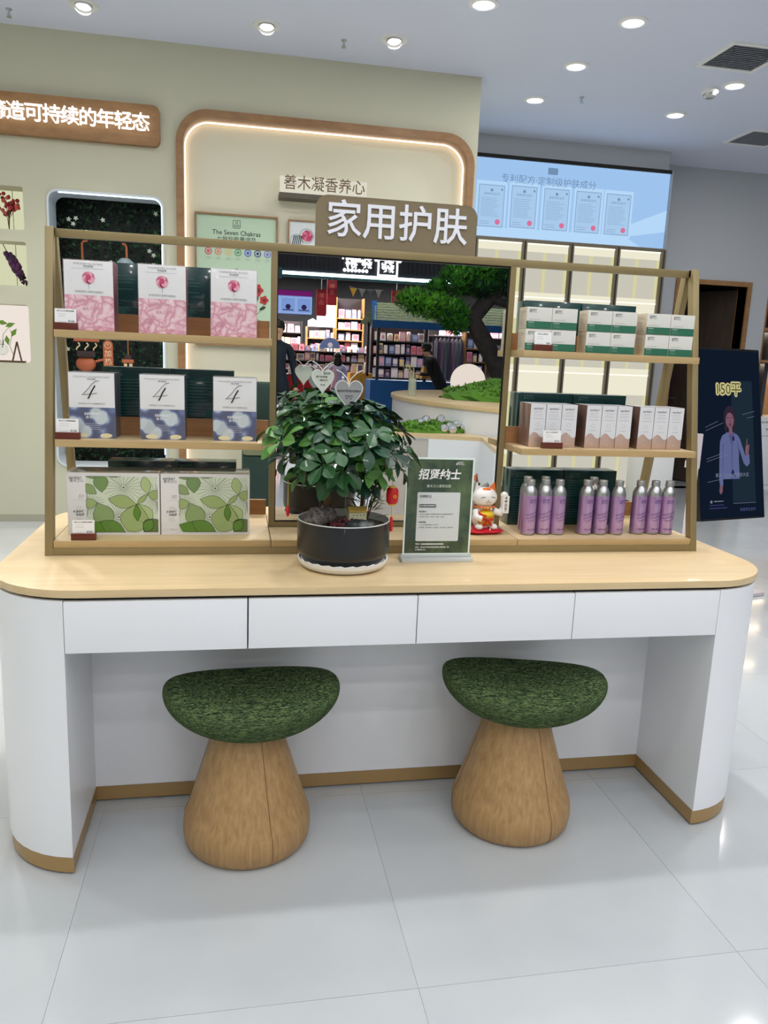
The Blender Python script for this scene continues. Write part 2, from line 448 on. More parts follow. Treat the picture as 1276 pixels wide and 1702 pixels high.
vent(3.74, 3.36, 'square louvred air vent nearer the camera, above the smoke detector')
vent(5.02, 4.95, 'square louvred air vent further back at the right edge')
vent(.55, 2.93, 'ceiling air vent mostly cut off by the top edge of the picture')
t = thing('smoke_detector', 'white round smoke detector with chrome underside on the ceiling', 'smoke detector', (3.9, 3.98, CEIL))
b = MB(); b.lathe([(.06, 0), (.06, -.022), (.052, -.03)], WHITE2, 28); b.build('base', t)
b = MB(); b.lathe([(.05, -.03), (.046, -.05), (.03, -.062), (.0, -.063)], SILV, 24, cap=False); b.build('sensor_head', t)
for (x, y), l_ in zip([(-1.03, 3.99), (1.10, 3.86), (3.07, 4.43)], ['chrome sprinkler head at the far left of the ceiling', 'chrome sprinkler head between the two left spotlights', 'small sprinkler head among the glowing downlights']):
    t = thing('sprinkler', l_, 'sprinkler', (x, y, CEIL), group='ceiling sprinkler heads')
    b = MB(); b.lathe([(.02, 0), (.02, -.006), (.008, -.012), (.008, -.04)], SILV, 14); b.build('pipe', t)
    b = MB(); b.lathe([(.016, -.046), (.016, -.049)], SILV, 14); b.tube([(-.012, 0, -.03), (-.013, 0, -.046)], .002, SILV, 5); b.tube([(.012, 0, -.03), (.013, 0, -.046)], .002, SILV, 5); b.build('deflector', t)

# ================================================================== feature wall
t = thing('lit_sign_board', 'long rounded wooden board with glowing white characters high on the sage wall', 'sign', (-1.0, YL, 2.82))
b = MB(); b.plate([rr(-.85, .868, -.125, .14, .045)], -.055, 0, W_FR); b.build('board', t, bevel=.004)
b = MB()
for i, ch in enumerate('缔造可持续的年轻态'[::-1]): b.text(ch, .745-i*.1155, .008, .125, LETW, -.085, 'CENTER', bold=.003, dep=.02)
b.build('letters', t)
# arched wooden frame of the alcove
t = thing('alcove_frame', 'tall round-cornered wooden frame with glowing inner edge around the wall alcove', 'frame', (1.07, YL, 0))
b = MB(); o_ = [(x-1.07, z) for x, z in rr(AX0-.006, AX1+.006, .0, AZ1, .225, 10, rb=0)]; i_ = [(x-1.07, z) for x, z in rr(AX0+.045, AX1-.045, .0-.02, AZ1-.052, .18, 10, rb=0)]
hoop = o_[:22]+i_[:22][::-1]
hoop = o_[:22]+[(AX0-.006-1.07, 0), (AX0+.045-1.07, 0)]+i_[:22][::-1]+[(AX1-.045-1.07, 0), (AX1+.006-1.07, 0)]
b.plate([hoop], -.045, .1, W_FR); b.build('wooden_surround', t, smooth=30)
b = MB(); led = [(x-1.07, .075, z) for x, z in rr(AX0+.05, AX1-.05, .02, AZ1-.057, .175, 10, rb=0)[:22]]
led = [(led[0][0], .075, .05)]+led+[(led[-1][0], .075, .05)]
b.tube(led, .0045, emis('led_warm', (255, 226, 200), 4.5), 6); b.build('led_strip', t)
# name on its shelf
t = thing('letter_box_sign', 'narrow dark ledge carrying brown characters in front of the cream alcove', 'sign', (1.03, YL+.08, 2.475))
YN = YL+.10
b = MB(); b.box(-.33, .32, -.14, 0, -.05, -.015, mat('dark_bronze', (84, 78, 64), rough=.5)); b.build('ledge', t)
b = MB(); b.box(-.32, .33, -.03, 0, -.015, .12, emis('glow_panel', (236, 232, 214), .85)); b.build('back_panel', t)
b = MB(); b.text('善木凝香养心', 0.0, .052, .108, mat('brown_letters', (112, 86, 60), rough=.5), -.13, 'CENTER', dep=.012, sx=.93, bold=-.002); b.build('letters', t)
# Seven Chakras poster
GRN = mat('poster_green', (180, 204, 178), rough=.35)
t = thing('framed_poster', 'pale green framed poster headed The Seven Chakras inside the alcove', 'poster', (.397, YL+.08, 1.35))
PW, PH = .302, .952
b = MB(); b.plate([rect(-PW, PW, 0, PH), rect(-PW+.012, PW-.012, .012, PH-.012)], -.03, 0, W_FR); b.build('frame', t)
b = MB(); b.box(-PW+.01, PW-.01, -.012, 0, .01, PH-.01, GRN); b.build('sheet', t)
b = MB(); K = mat('poster_ink', (48, 56, 48)); y_ = -.0135
b.plate([rr(-.028, .028, PH-.098, PH-.04, .008), rr(-.025, .025, PH-.095, PH-.043, .006)], y_, y_+.0005, K)
for q, w_ in ((0, PH-.058), (-.011, PH-.080), (.011, PH-.080)): b.plate([circ(q, w_, .009), circ(q, w_, .006)], y_, y_+.0005, K)
b.text('The Seven Chakras', 0, PH-.132, .047, K, y_, 'CENTER', sx=.96, bold=.006)
b.text('七脉轮能量调节', 0, PH-.178, .041, K, y_, 'CENTER')
for i, c in enumerate([(205, 60, 90), (214, 130, 110), (214, 190, 130), (90, 140, 100), (70, 80, 190), (40, 50, 120), (120, 110, 200)]):
    mm = mat('chakra_%d' % i, c); x = -.205+i*.072
    b.plate([circ(x, PH-.268, .026, 20), circ(x, PH-.268, .019, 20)], y_, y_+.0005, mm); b.plate([circ(x, PH-.268, .011, 12)], y_, y_+.0005, mm); b.bars(x-.018, x+.018, PH-.31, 2, .011, .0025, INKL, y_, .3, 1)
b.plate([circ(0, PH-.41, .026, 16)], y_, y_+.0005, K)
RD = mat('rose_red', (176, 52, 52)); RD2 = mat('rose_dark', (120, 28, 34)); LG = mat('leaf_print', (40, 66, 40))
for x, z, r in ((.155, .42, .042), (.205, .35, .032), (.09, .47, .028)):
    b.poly([(x+r*(1+.16*cos(5*a))*cos(a), z+r*(1+.16*cos(5*a))*sin(a)) for a in [2*pi*i/20 for i in range(20)]], y_, RD)
    b.poly(circ(x+r*.1, z, r*.45, 10), y_-.0004, RD2)
for x, z, a in ((.195, .29, .5), (.15, .355, 1.2)):
    b.poly([(x+.026*cos(q)*cos(a)-.012*sin(q)*sin(a), z+.026*cos(q)*sin(a)+.012*sin(q)*cos(a)) for q in [2*pi*i/12 for i in range(12)]], y_, LG)
for pts in ([(.21, .33), (.18, .27), (.13, .22), (.1, .18)], [(.0, .32), (.1, .25), (.17, .2), (.25, .18)], [(0, .22), (.1, .19), (.16, .13), (.25, .12)]):
    b.tube([(x, y_, z) for x, z in pts], .0014, K, 4)
b.poly([(-.28, .02), (.28, .02), (.28, .14), (.1, .2), (-.05, .18), (-.28, .1)], y_+.0003, mat('poster_skin', (222, 214, 190)))
b.build('artwork', t)
# small flower picture
t = thing('framed_picture', 'small framed print of a pink rose and herbs left of the brown header sign', 'picture', (.975, YL+.08, 1.815))
b = MB(); b.plate([rect(-.2, .2, 0, .48), rect(-.19, .19, .01, .47)], -.025, 0, W_FR); b.build('frame', t)
b = MB(); b.box(-.195, .195, -.012, 0, .005, .475, mat('print_pale', (214, 220, 222))); b.build('sheet', t)
b = MB(); y_ = -.0135
for x, z, r in ((-.135, .33, .05), (-.06, .37, .055), (-.02, .16, .07)): b.plate([circ(x, z, r, 20), circ(x, z, r-.006, 20)], y_, y_+.0004, mat('plate_line', (170, 176, 176)))
PK = mat('petal_pink', (216, 110, 140)); PK2 = mat('petal_dark', (180, 60, 96))
for i in range(7): a = i*.9; b.poly(circ(-.055+.022*cos(a), .37+.022*sin(a), .021, 9), y_-.0003*i, PK if i % 2 else PK2)
for i in range(5): b.poly([(-.178+i*.014, .26), (-.172+i*.014, .26), (-.148+i*.014, .37), (-.157+i*.014, .37)], y_, mat('herb_grey', (66, 74, 84)))
for i in range(40): b.poly(circ(random.uniform(-.15, .12), random.uniform(.2, .3), .01, 6), y_-.0002*i, random.choice([PK, PK2, mat('petal_pale', (232, 196, 200))]))
b.build('artwork', t)

# display niches on the left ------------------------------------------------
NB = emis('niche_glow', (226, 228, 190), .85); NB2 = emis('niche_glow_pink', (244, 232, 222), .95)
for k, (x0, x1, z0, z1) in enumerate(nich):
    b = MB(); b.box(x0-.02, x1+.02, YL+.2, YL+.215, z0-.02, z1+.02, NB if k < 2 else NB2)
    if k < 2:
        for xx in (x1-.12, x1-.28): b.box(xx, xx+.004, YL+.196, YL+.2, z0, z1, mat('strip_olive', (170, 172, 130)))
    o = b.build('trim_%d' % (k+2)); tag(o, kind='structure')


def sprig(name, label, x, y, z, h, cols, n, kind):
    t = thing(name, label, 'dried flowers', (x, y, z)); st = MB(); fl = MB()
    SM = mat('stem_brown', (90, 74, 52))
    for i in range(n):
        a = random.uniform(-.5, .5) if kind == 'red' else 0
        if kind == 'red':
            top = V((a*h*.9, random.uniform(-.03, .03), h*random.uniform(.6, 1))); st.tube([(0, 0, 0), (a*.02, 0, h*.4), top], .0022, SM, 5)
            for j in range(9):
                p = top+V((random.uniform(-.03, .03), random.uniform(-.03, .03), random.uniform(-.03, .02))); q = random.uniform(.008, .016)
                fl.sphere(p, q, random.choice(cols), 6, 4)
        else:
            f = i/n; p = V((.12*f, 0, h*(1-f))); fl.sphere(p+V((random.uniform(-.02, .02), random.uniform(-.02, .02), 0)), .008+.016*sin(pi*min(1, f*1.1+.12)), random.choice(cols), 6, 4)
    if kind != 'red': st.tube([(-.03, 0, h+.06), (0, 0, h), (.12, 0, 0)], .003, SM, 5)
    st.build('stem', t); fl.build('blossom', t)
    return t


sprig('dried_flower', 'spray of small dark red dried flowers in the uppermost wall niche', -1.19, YL+.12, nich[0][2], .23, [mat('dry_red', (150, 36, 44)), mat('dry_red2', (196, 84, 78))], 9, 'red')
o = sprig('dried_flower', 'purple dried flower spike hanging aslant in the middle wall niche', -1.21, YL+.12, nich[1][2]+.012, .22, [mat('dry_purple', (84, 34, 84)), mat('dry_purple2', (60, 26, 66))], 90, 'p')
t = thing('propagation_stand', 'small brown wooden stand with glass bulb and trailing green leaves in the bottom niche', 'plant', (-1.2, YL+.09, nich[2][2]))
SB = mat('stand_brown', (92, 68, 48))
b = MB(); b.box(-.16, .08, -.03, .03, .001, .014, SB); b.tube([(.0, -.02, .01), (.03, 0, .15)], .006, SB, 6); b.tube([(.062, -.02, .01), (.03, 0, .15)], .006, SB, 6); b.build('wooden_stand', t)
b = MB(); b.sphere((-.07, 0, .09), .04, CLEAR, 14, 9); b.tube([(-.07, 0, .12), (-.07, 0, .16)], .012, CLEAR, 10); b.build('glass_bulb', t)
b = MB(); b.tube([(-.07, 0, .1), (-.06, 0, .2), (-.02, 0, .25), (.0, 0, .2), (-.02, 0, .12), (0, 0, .06)], .002, mat('vine', (86, 120, 50)), 5); b.build('vine', t)
LFG = mat('young_leaf', (112, 150, 58), rough=.4)
for (x, z, a) in ((-.1, .24, .6), (-.05, .28, .2), (0, .27, -.4), (.02, .22, -1), (-.12, .18, .9), (-.03, .15, 1.4)):
    b = MB(); b.T = M.Translation((x, -.01, z)) @ M.Rotation(a, 4, 'Y'); b.add([(-.045, 0, 0), (-.01, -.006, .018), (.03, 0, 0), (-.01, -.006, -.018)], [(0, 3, 2, 1)], LFG); b.build('leaf', t)

# planted window -----------------------------------------------------------
t = thing('leaf_wall_window', 'round-cornered recess in the sage wall filled with dark green artificial leaves', 'plant wall', (0, 0, 0))
b = MB(); out = rr(PX0, PX1, PZ0, PZ1, .075); inn = rr(PX0+.014, PX1-.014, PZ0+.014, PZ1-.014, .062)
b.plate([out, inn], YL-.012, YL+.22, mat('window_rim', (205, 214, 220), rough=.3)); b.build('rim', t)
b = MB(); lc = emis('led_cool', (190, 222, 255), 6); pp = [(x, YL+.004, z) for x, z in rr(PX0+.018, PX1-.018, PZ0+.018, PZ1-.018, .06)]; b.tube([(PX1-.018, YL+.004, PZ0+.1)]+pp[:8]+[(PX0+.4, YL+.004, PZ1-.018)], .0035, lc, 6); b.build('led_strip', t)
b = MB(); b.box(PX0-.05, PX1+.05, YL+.42, YL+.44, PZ0-.05, PZ1+.05, mat('leaf_backing', (10, 18, 14))); b.box(PX0-.05, PX0-.03, YL+.22, YL+.42, PZ0-.05, PZ1+.05, MATS['leaf_backing']); b.box(PX1+.03, PX1+.05, YL+.22, YL+.42, PZ0-.05, PZ1+.05, MATS['leaf_backing']); b.build('backing', t)
b = MB(); LC = [mat('wall_leaf_%d' % i, c, rough=.5) for i, c in enumerate([(22, 50, 30), (34, 74, 40), (16, 36, 24), (54, 100, 50)])]
for i in range(3600):
    x = random.uniform(PX0-.02, PX1+.02); z = random.uniform(PZ0-.02, PZ1+.02); y = YL+random.uniform(.3, .42); s_ = random.uniform(.012, .026)
    b.T = M.Translation((x, y, z)) @ M.Rotation(random.uniform(0, 6.28), 4, 'Y') @ M.Rotation(random.uniform(-.9, .9), 4, 'X')
    b.add([(0, 0, 0), (s_*.45, -.004, s_*.6), (0, 0, s_*1.5), (-s_*.45, -.004, s_*.6)], [(0, 1, 2, 3)], LC[3] if (x > PX1-.1 and random.random() < .6) else random.choice(LC[:3]))
o = b.build('foliage', t, smooth=0); o['kind'] = 'stuff'
b = MB(); WF = mat('white_blossom', (225, 230, 210))
for (x, z) in [(-.82, 2.22), (-.77, 2.23), (-.79, 2.19), (-.58, 2.23), (-.25, 2.03), (-.22, 2.0), (-.22, 1.93), (-.53, 1.93), (-.57, 1.90), (-.88, 1.2), (-.86, 1.28), (-.2, 2.3), (-.42, 2.12), (-.86, 1.02)]:
    for k in range(5):
        a = 2*pi*k/5+x*9; b.T = M.Translation((x, YL+.29, z)) @ M.Rotation(a, 4, 'Y'); b.add([(0, 0, 0), (.006, -.003, .009), (0, -.002, .02), (-.006, -.003, .009)], [(0, 1, 2, 3)], WF)
b.T = M.Identity(4); o = b.build('white_blossoms', t, smooth=0)
# steaming-pot sign group in the window
COP = mat('copper', (176, 104, 66), rough=.4, metal=.4); COPL = mat('cream_line', (230, 200, 160)); TER = mat('terracotta', (178, 96, 62), rough=.5)
YP = YL+.16
t = thing('hanging_rod', 'left bent copper rod hanging in the leafy recess', 'rod', (-.70, YP, 0), group='copper rods in the leafy recess')
b = MB(); b.tube([(.03, 0, 2.06), (.0, 0, 2.055), (-.01, 0, 2.04), (-.01, 0, 1.55), (-.01, 0, 1.5)], .009, COP, 8); b.build('rod', t)
t = thing('hanging_rod', 'right bent copper rod above the round frosted shade in the leafy recess', 'rod', (-.40, YP, 0), group='copper rods in the leafy recess')
b = MB(); b.tube([(-.03, 0, 2.055), (-.01, 0, 2.05), (.0, 0, 2.03), (.0, 0, 1.93)], .009, COP, 8); b.build('rod', t)
t = thing('glass_dome', 'round frosted glass dome hanging on a copper rod behind the rose boxes', 'lamp', (-.41, YP, 1.825))
b = MB(); b.lathe([(.0, .13), (.03, .127), (.06, .1), (.078, .05), (.08, 0)], mat('frost_glass', (170, 190, 194), rough=.3, alpha=.7), 24, cap=False); b.build('shade', t)
t = thing('steam_pot', 'round terracotta pot under an orange board with three cream steam lines', 'pot', (-.69, YP, 1.175))
b = MB(); b.box(-.10, .08, -.01, .01, .165, .2, TER); b.build('top_board', t)
b = MB()
for q in (-.06, 0, .06): b.tube([(q-.01+.012*sin(i*.9), -.012, .155-i*.009) for i in range(7)], .005, COPL, 6)
b.build('steam_line', t)
b = MB(); b.box(-.08, .05, -.012, .012, .055, .095, mat('dark_brown', (58, 44, 44))); b.build('dark_band', t)
b = MB(); b.sphere((-.02, 0, 0), .072, TER, 20, 12, e=(1, .6, .8)); b.build('pot_body', t); b = MB(); b.lathe([(.05, .07), (.055, .075), (.02, .09), (0, .095)], mat('dark_brown', (58, 44, 44)), 16, c=(-.02, 0)); b.v = [(x, y, z-.022) for x, y, z in b.v]; b.build('lid', t)
b = MB(); b.tube([(.05, 0, .02), (.12, 0, .04), (.13, 0, .06)], .01, TER, 8); b.build('spout', t)
t = thing('step_marker', 'upright rounded copper marker with the number 1 and white characters', 'sign', (-.548, YP, 1.02))
b = MB(); b.plate([rr(-.035, .035, 0, .335, .034, 8, rb=.01)], -.012, .0, TER); b.build('plaque', t)
b = MB(); b.text('①', 0, .295, .056, COPL, -.0135, 'CENTER', bold=.01)
for i, ch in enumerate('加热器'): b.text(ch, 0, .235-i*.06, .052, COPL, -.0135, 'CENTER', bold=.01)
b.build('lettering', t)
t = thing('hanging_lamp', 'small copper lamp on a rod to the right of the step marker', 'lamp', (-.405, YP, 1.22))
b = MB(); b.tube([(0, 0, .0), (0, 0, .32)], .005, COP, 6); b.build('rod', t); b = MB(); b.box(-.025, .025, -.02, .02, 0, .03, mat('dark_brown', (58, 44, 44))); b.box(-.04, .04, -.03, .03, -.025, 0, TER); b.build('lamp_cap', t); b = MB(); b.box(-.03, -.008, -.02, .02, -.06, -.03, COPL); b.box(.008, .03, -.02, .02, -.06, -.03, COPL); b.build('bulb', t)

# furniture behind the display, low in the alcove
t = thing('treatment_couch', 'dark green upholstered couch with olive top standing low in the alcove', 'couch', (.80, 3.75, 0))
DG = mat('dark_green_fabric', (30, 52, 44), rough=.8); OL = mat('olive_fabric', (112, 118, 88), rough=.8)
b = MB(); b.box(-.36, .46, -.30, .30, .12, .62, DG); b.build('base', t, bevel=.02)
b = MB(); b.box(-.36, .46, -.30, .30, .62, .74, OL); b.build('seat_cushion', t, bevel=.03)
b = MB(); b.box(-.36, .46, .18, .34, .74, 1.1, DG); b.build('backrest', t, bevel=.04)
b = MB(); b.box(-.34, .44, -.28, .28, 0, .12, BLACK); b.build('plinth', t)

# ================================================================== screen wall
SX0, SX1, SZ0, SZ1 = 2.32, 4.535, 2.475, 3.17
t = thing('led_screen', 'wide glowing pale blue screen showing five certificates high on the back wall', 'screen', (0, YB-.06, 0))
b = MB(); b.plate([rect(SX0-.02, SX1+.012, SZ0-.02, SZ1+.022), rect(SX0, SX1, SZ0, SZ1)], -.03, .06, mat('screen_frame', (150, 160, 172), rough=.3)); b.build('frame', t)
b = MB(); b.box(SX0, SX1, .0, .05, SZ0, SZ1, emis('screen_blue', (158, 196, 238), 1.0)); b.build('screen_panel', t)
b = MB(); b.quad(SX0, SX1, SZ1-.004, SZ1+.03, -.031, GAP)
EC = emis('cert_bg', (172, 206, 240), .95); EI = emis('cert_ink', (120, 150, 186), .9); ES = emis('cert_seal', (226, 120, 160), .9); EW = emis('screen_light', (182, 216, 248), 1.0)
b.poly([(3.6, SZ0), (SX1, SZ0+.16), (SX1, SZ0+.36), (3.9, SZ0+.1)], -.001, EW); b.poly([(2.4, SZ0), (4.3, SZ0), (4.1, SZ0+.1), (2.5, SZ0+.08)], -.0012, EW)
b.text('专利配方·定制级护肤成分', 3.3, 3.0, .085, EI, -.002, 'CENTER')
b.plate([rr(3.28, 3.38, 3.07, 3.13, .01)], -.002, -.0015, EI)
for i, (x, z) in enumerate([(2.74, 2.56), (3.06, 2.57), (3.385, 2.57), (3.71, 2.57), (4.02, 2.57)]):
    b.quad(x-.15, x+.15, z-.02, z+.41, -.002, EW); b.quad(x-.13, x+.13, z, z+.38, -.003, EC)
    b.plate([rect(x-.125, x+.125, z+.005, z+.375), rect(x-.121, x+.121, z+.009, z+.371)], -.004, -.0035, EI)
    b.poly(circ(x, z+.33, .014, 8), -.004, EI); b.text('发明专利证书', x, z+.295, .026, EI, -.004, 'CENTER'); b.quad(x+.09, x+.108, z+.33, z+.348, -.004, EI)
    b.bars(x-.1, x+.09, z+.26, 11, .016, .0025, EI, -.004, .3); b.poly(circ(x+.07, z+.05, .025, 14), -.005, ES); b.bars(x-.1, x, z+.05, 2, .02, .003, EI, -.004)
b.build('screen_image', t)
# lit glass cabinet wall under the screen
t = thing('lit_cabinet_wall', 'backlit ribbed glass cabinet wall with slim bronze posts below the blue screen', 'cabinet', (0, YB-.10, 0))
PB = mat('bronze_post', (112, 104, 88), rough=.35, metal=.3)
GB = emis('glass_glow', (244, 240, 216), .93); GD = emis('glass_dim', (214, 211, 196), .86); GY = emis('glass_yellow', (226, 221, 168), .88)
posts = [2.60, 3.085, 3.56, 4.04, 4.525]
pm = MB(); pm.box(-.022, -.006, -.02, .06, .05, 2.455, PB); pm.box(.006, .022, -.02, .06, .05, 2.455, PB); pm.box(-.006, .006, -.01, .06, .05, 2.455, GAP); pme = pm.mesh('post')
for x in posts: o = bpy.data.objects.new('post', pme); COL.objects.link(o); o.parent = t; o.location.x = x
b = MB(); b.box(2.2, 4.545, -.0, .06, 2.44, 2.47, PB); b.box(2.2, 4.545, 0, .06, .05, .09, PB); b.build('rail', t)
b = MB(); b.box(2.2, 4.545, .02, .09, 0, .05, GAP); b.build('plinth', t)
rows = [(.09, .56), (.56, 1.245), (1.245, 1.95), (1.95, 2.44)]
cols = [(2.2, 2.578)]+[(posts[i]+.022, posts[i+1]-.022) for i in range(4)]
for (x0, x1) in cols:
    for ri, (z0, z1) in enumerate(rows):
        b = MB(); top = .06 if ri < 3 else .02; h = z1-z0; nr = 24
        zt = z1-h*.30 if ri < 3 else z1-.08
        # backlight falloff put into glow tones: bright ribbed upper band, dimmer lower band, shelf edge line between the rows
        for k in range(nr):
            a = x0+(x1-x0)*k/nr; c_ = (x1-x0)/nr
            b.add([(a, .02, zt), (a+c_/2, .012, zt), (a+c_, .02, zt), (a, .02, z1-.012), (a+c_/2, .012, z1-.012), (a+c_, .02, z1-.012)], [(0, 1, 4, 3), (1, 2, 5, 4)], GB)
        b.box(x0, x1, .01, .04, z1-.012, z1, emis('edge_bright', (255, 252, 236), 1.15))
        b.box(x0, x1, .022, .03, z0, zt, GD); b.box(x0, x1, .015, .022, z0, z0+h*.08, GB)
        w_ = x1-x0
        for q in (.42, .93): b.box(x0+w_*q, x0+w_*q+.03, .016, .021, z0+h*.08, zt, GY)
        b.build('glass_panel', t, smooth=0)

t = thing('low_cabinet', 'plain white low cabinet standing before the lit glass wall at its right end', 'cabinet', (4.35, 5.05, 0))
b = MB(); b.box(-.16, .16, -.15, .15, .03, .62, WHITE2); b.build('carcass', t, bevel=.004); b = MB(); b.box(-.15, .15, -.13, .13, 0, .03, GAP); b.build('plinth', t); b = MB(); b.box(-.15, .15, -.158, -.15, .05, .6, WHITE2); b.build('door', t, bevel=.002)

# right wall built-in
t = thing('built_in_cabinet', 'built-in unit with warm lit wooden niche over white drawers at the right edge', 'cabinet', (6.13, YR, 0))
WN = wood('niche_wood', (190, 150, 104), (170, 130, 86), (2, 2, 6), 4, .5)
b = MB(); b.box(0, 1.85, -.03, .5, 0, .78, WHITE); b.build('carcass', t)
b = MB(); b.box(-.01, 1.86, -.06, .5, .78, .83, WHITE2); b.build('worktop', t)
b = MB(); b.box(.0, 1.85, .4, .42, .83, 2.3, WN); b.box(0, .02, 0, .4, .83, 2.3, W_FR); b.box(1.83, 1.85, 0, .4, .83, 2.3, W_FR); b.build('niche_lining', t)
b = MB(); b.box(0.02, 1.83, .0, .4, 1.43, 1.46, W_FR); b.build('niche_shelf', t)
b = MB(); b.box(0.02, 1.83, .0, .4, 1.78, 1.81, W_FR); b.build('niche_shelf', t)
for i in range(4):
    b = MB(); b.box(.02+i*.46, .46+i*.46, -.045, -.03, .62, .76, WHITE); dr = b.build('drawer', t, bevel=.003)
    b = MB(); b.box(.16+i*.46, .30+i*.46, -.055, -.045, .69, .70, INKL); b.build('handle', dr)
    b = MB(); b.box(.02+i*.46, .46+i*.46, -.045, -.03, .06, .61, WHITE); b.build('door', t, bevel=.003)
for z in (1.42, 1.77, 2.25): lamp('niche_lamp', (6.5, YR+.2, z), 2.2, .5, (1, .78, .5), shape='RECTANGLE', sy=.1)
b = MB(); b.box(6.13, XE, YR+.44, YR+.5, 0, 3, WALL_B); o = b.build('wall_recess'); tag(o, kind='structure')

# portrait advertising screen -----------------------------------------------
t = thing('portrait_display_stand', 'upright dark advertising screen showing a woman in a pale shirt, beside the desk', 'screen', (3.285, 2.2, .452))
t.rotation_euler = (0, 0, R(14))
TL_ = MB(); Wd, Hd = .262, 1.01; tl = R(-11.3)
def tvT(bm): bm.T = M.Rotation(tl, 4, 'X'); return bm
b = tvT(MB()); b.plate([rr(-Wd, Wd, 0, Hd, .008)], 0, .04, BLACK); b.build('housing', t, bevel=.002)
SCB = emis('tv_navy', (16, 25, 40), 1.0)
b = tvT(MB()); b.plate([rect(-Wd+.008, Wd-.008, .012, Hd-.014)], -.002, .0, SCB); b.build('screen_panel', t)
b = tvT(MB()); e = lambda n, c: emis(n, c, 1.0)
b.poly([(0, .1), (.19, .1), (.19, .82), (.02, .82)], -.0025, e('tv_glow', (28, 42, 54)))
SH = e('tv_shirt', (92, 100, 142)); SH2 = e('tv_shirt2', (76, 82, 126)); HR = e('tv_hair', (44, 36, 50)); SK = e('tv_skin', (118, 84, 98)); SK2 = e('tv_skin2', (92, 58, 72)); NV = e('tv_dark', (34, 30, 66))
b.poly([(x, z) for x, z in [(-.105, .24), (-.10, .20), (-.075, .20), (-.072, .3), (-.07, .24), (.062, .24), (.06, .36), (.065, .42), (.10, .33), (.125, .31), (.15, .33), (.148, .38), (.135, .40), (.115, .375), (.075, .475), (.055, .5), (.02, .515), (-.03, .515), (-.07, .495), (-.088, .46), (-.096, .38)]], -.003, SH)
b.poly([(-.02, .515), (.03, .515), (.012, .44), (.002, .24), (-.004, .24), (.002, .44)], -.0035, SH2); b.poly([(-.072, .3), (-.06, .45), (-.068, .45), (-.078, .3)], -.0035, SH2); b.poly([(.06, .36), (.05, .46), (.057, .46), (.066, .4)], -.0035, SH2)
b.poly(circ(-.002, .60, .05, 22, 1.45), -.0036, HR); b.poly([(-.05, .60), (-.048, .525), (-.03, .515), (-.02, .60)], -.0037, HR); b.poly([(.05, .60), (.046, .53), (.03, .52), (.02, .60)], -.0037, HR)
b.poly([(-.015, .50), (.015, .50), (.012, .56), (-.012, .56)], -.0038, SK); b.poly(circ(-.004, .585, .033, 20, 1.4), -.0039, SK); b.poly([(-.034, .63), (.028, .63), (.02, .655), (-.02, .655)], -.0041, HR)
for x in (-.018, .012): b.poly(circ(x, .60, .006, 8, .6), -.0042, HR)
b.poly([(-.006, .585), (.0, .585), (-.001, .575), (-.005, .575)], -.0042, SK2); b.poly(circ(-.002, .56, .011, 10, .9), -.0042, SK2)
b.poly([(.118, .375), (.14, .38), (.147, .42), (.14, .44), (.12, .435), (.114, .40)], -.0039, SK); b.poly([(.122, .43), (.130, .432), (.136, .475), (.131, .476)], -.0041, SK); b.poly([(.14, .42), (.147, .42), (.15, .445), (.145, .446)], -.0041, SK)
b.poly([(-.102, .205), (-.078, .205), (-.082, .165), (-.1, .15), (-.108, .17)], -.0039, SK); b.poly([(.012, .49), (.028, .49), (.028, .465), (.012, .465)], -.0042, NV); b.poly([(-.01, .27), (.03, .25), (.008, .3)], -.0042, NV)
GLD = e('tv_gold', (196, 188, 132)); DKG = e('tv_darkgreen', (44, 52, 34))
[b.text('150平', -.01+.010*cos(q*.785), .765+.010*sin(q*.785), .085, GLD, -.004-.0001*q, 'CENTER') for q in range(8)]; b.text('150平', -.01, .765, .085, DKG, -.0055, 'CENTER', bold=-.004)
WT = e('tv_white', (118, 126, 150))
b.text('善木之心150平美容大店', 0, .262, .026, WT, -.005, 'CENTER')
for (x0, z0, x1, z1) in ((-.2, .545, -.1, .58), (-.2, .525, -.06, .57), (-.2, .36, -.06, .395), (-.2, .345, -.03, .385), (.1, .62, .2, .64), (.14, .60, .2, .61), (-.2, .225, -.02, .25)): b.tube([(x0, -.004, z0), (x1, -.004, z1)], .0009, WT, 4)
b.poly(circ(-.175, .11, .009, 10), -.004, WT); b.bars(-.155, -.07, .112, 1, .02, .004, INKL, -.004); b.quad(-.19, -.05, .07, .075, -.004, e('tv_violet', (64, 60, 110))); b.bars(-.19, -.06, .09, 1, .02, .004, e('tv_violet', (64, 60, 110)), -.004); b.bars(0, .19, .095, 1, .02, .002, WT, -.004); b.text('美容养生会所', .12, .055, .022, e('tv_blue', (70, 84, 130)), -.004, 'CENTER')
b.build('screen_image', t)
STL = mat('stand_white', (206, 196, 200), rough=.3)
b = MB(); b.box(-.30, -.255, .06, .09, -.45, .5, STL); b.box(-.30, .0, .10, .13, .3, .34, STL); b.build('support_pole', t); b = MB(); b.box(-.42, .2, -.12, .28, -.452, -.43, STL); b.build('base_plate', t, bevel=.004)

# ================================================================== the desk
DW = 1.7024; DXL, DXR = -.205, 1.925; ZT = .743
t = thing('island_desk', 'long white island desk with rounded ends, light oak top and bronze plinth', 'desk', (0, 0, 0))


def oval(x0, x1, y0, y1, r, n=10): return rr(x0, x1, y0, y1, r, n)


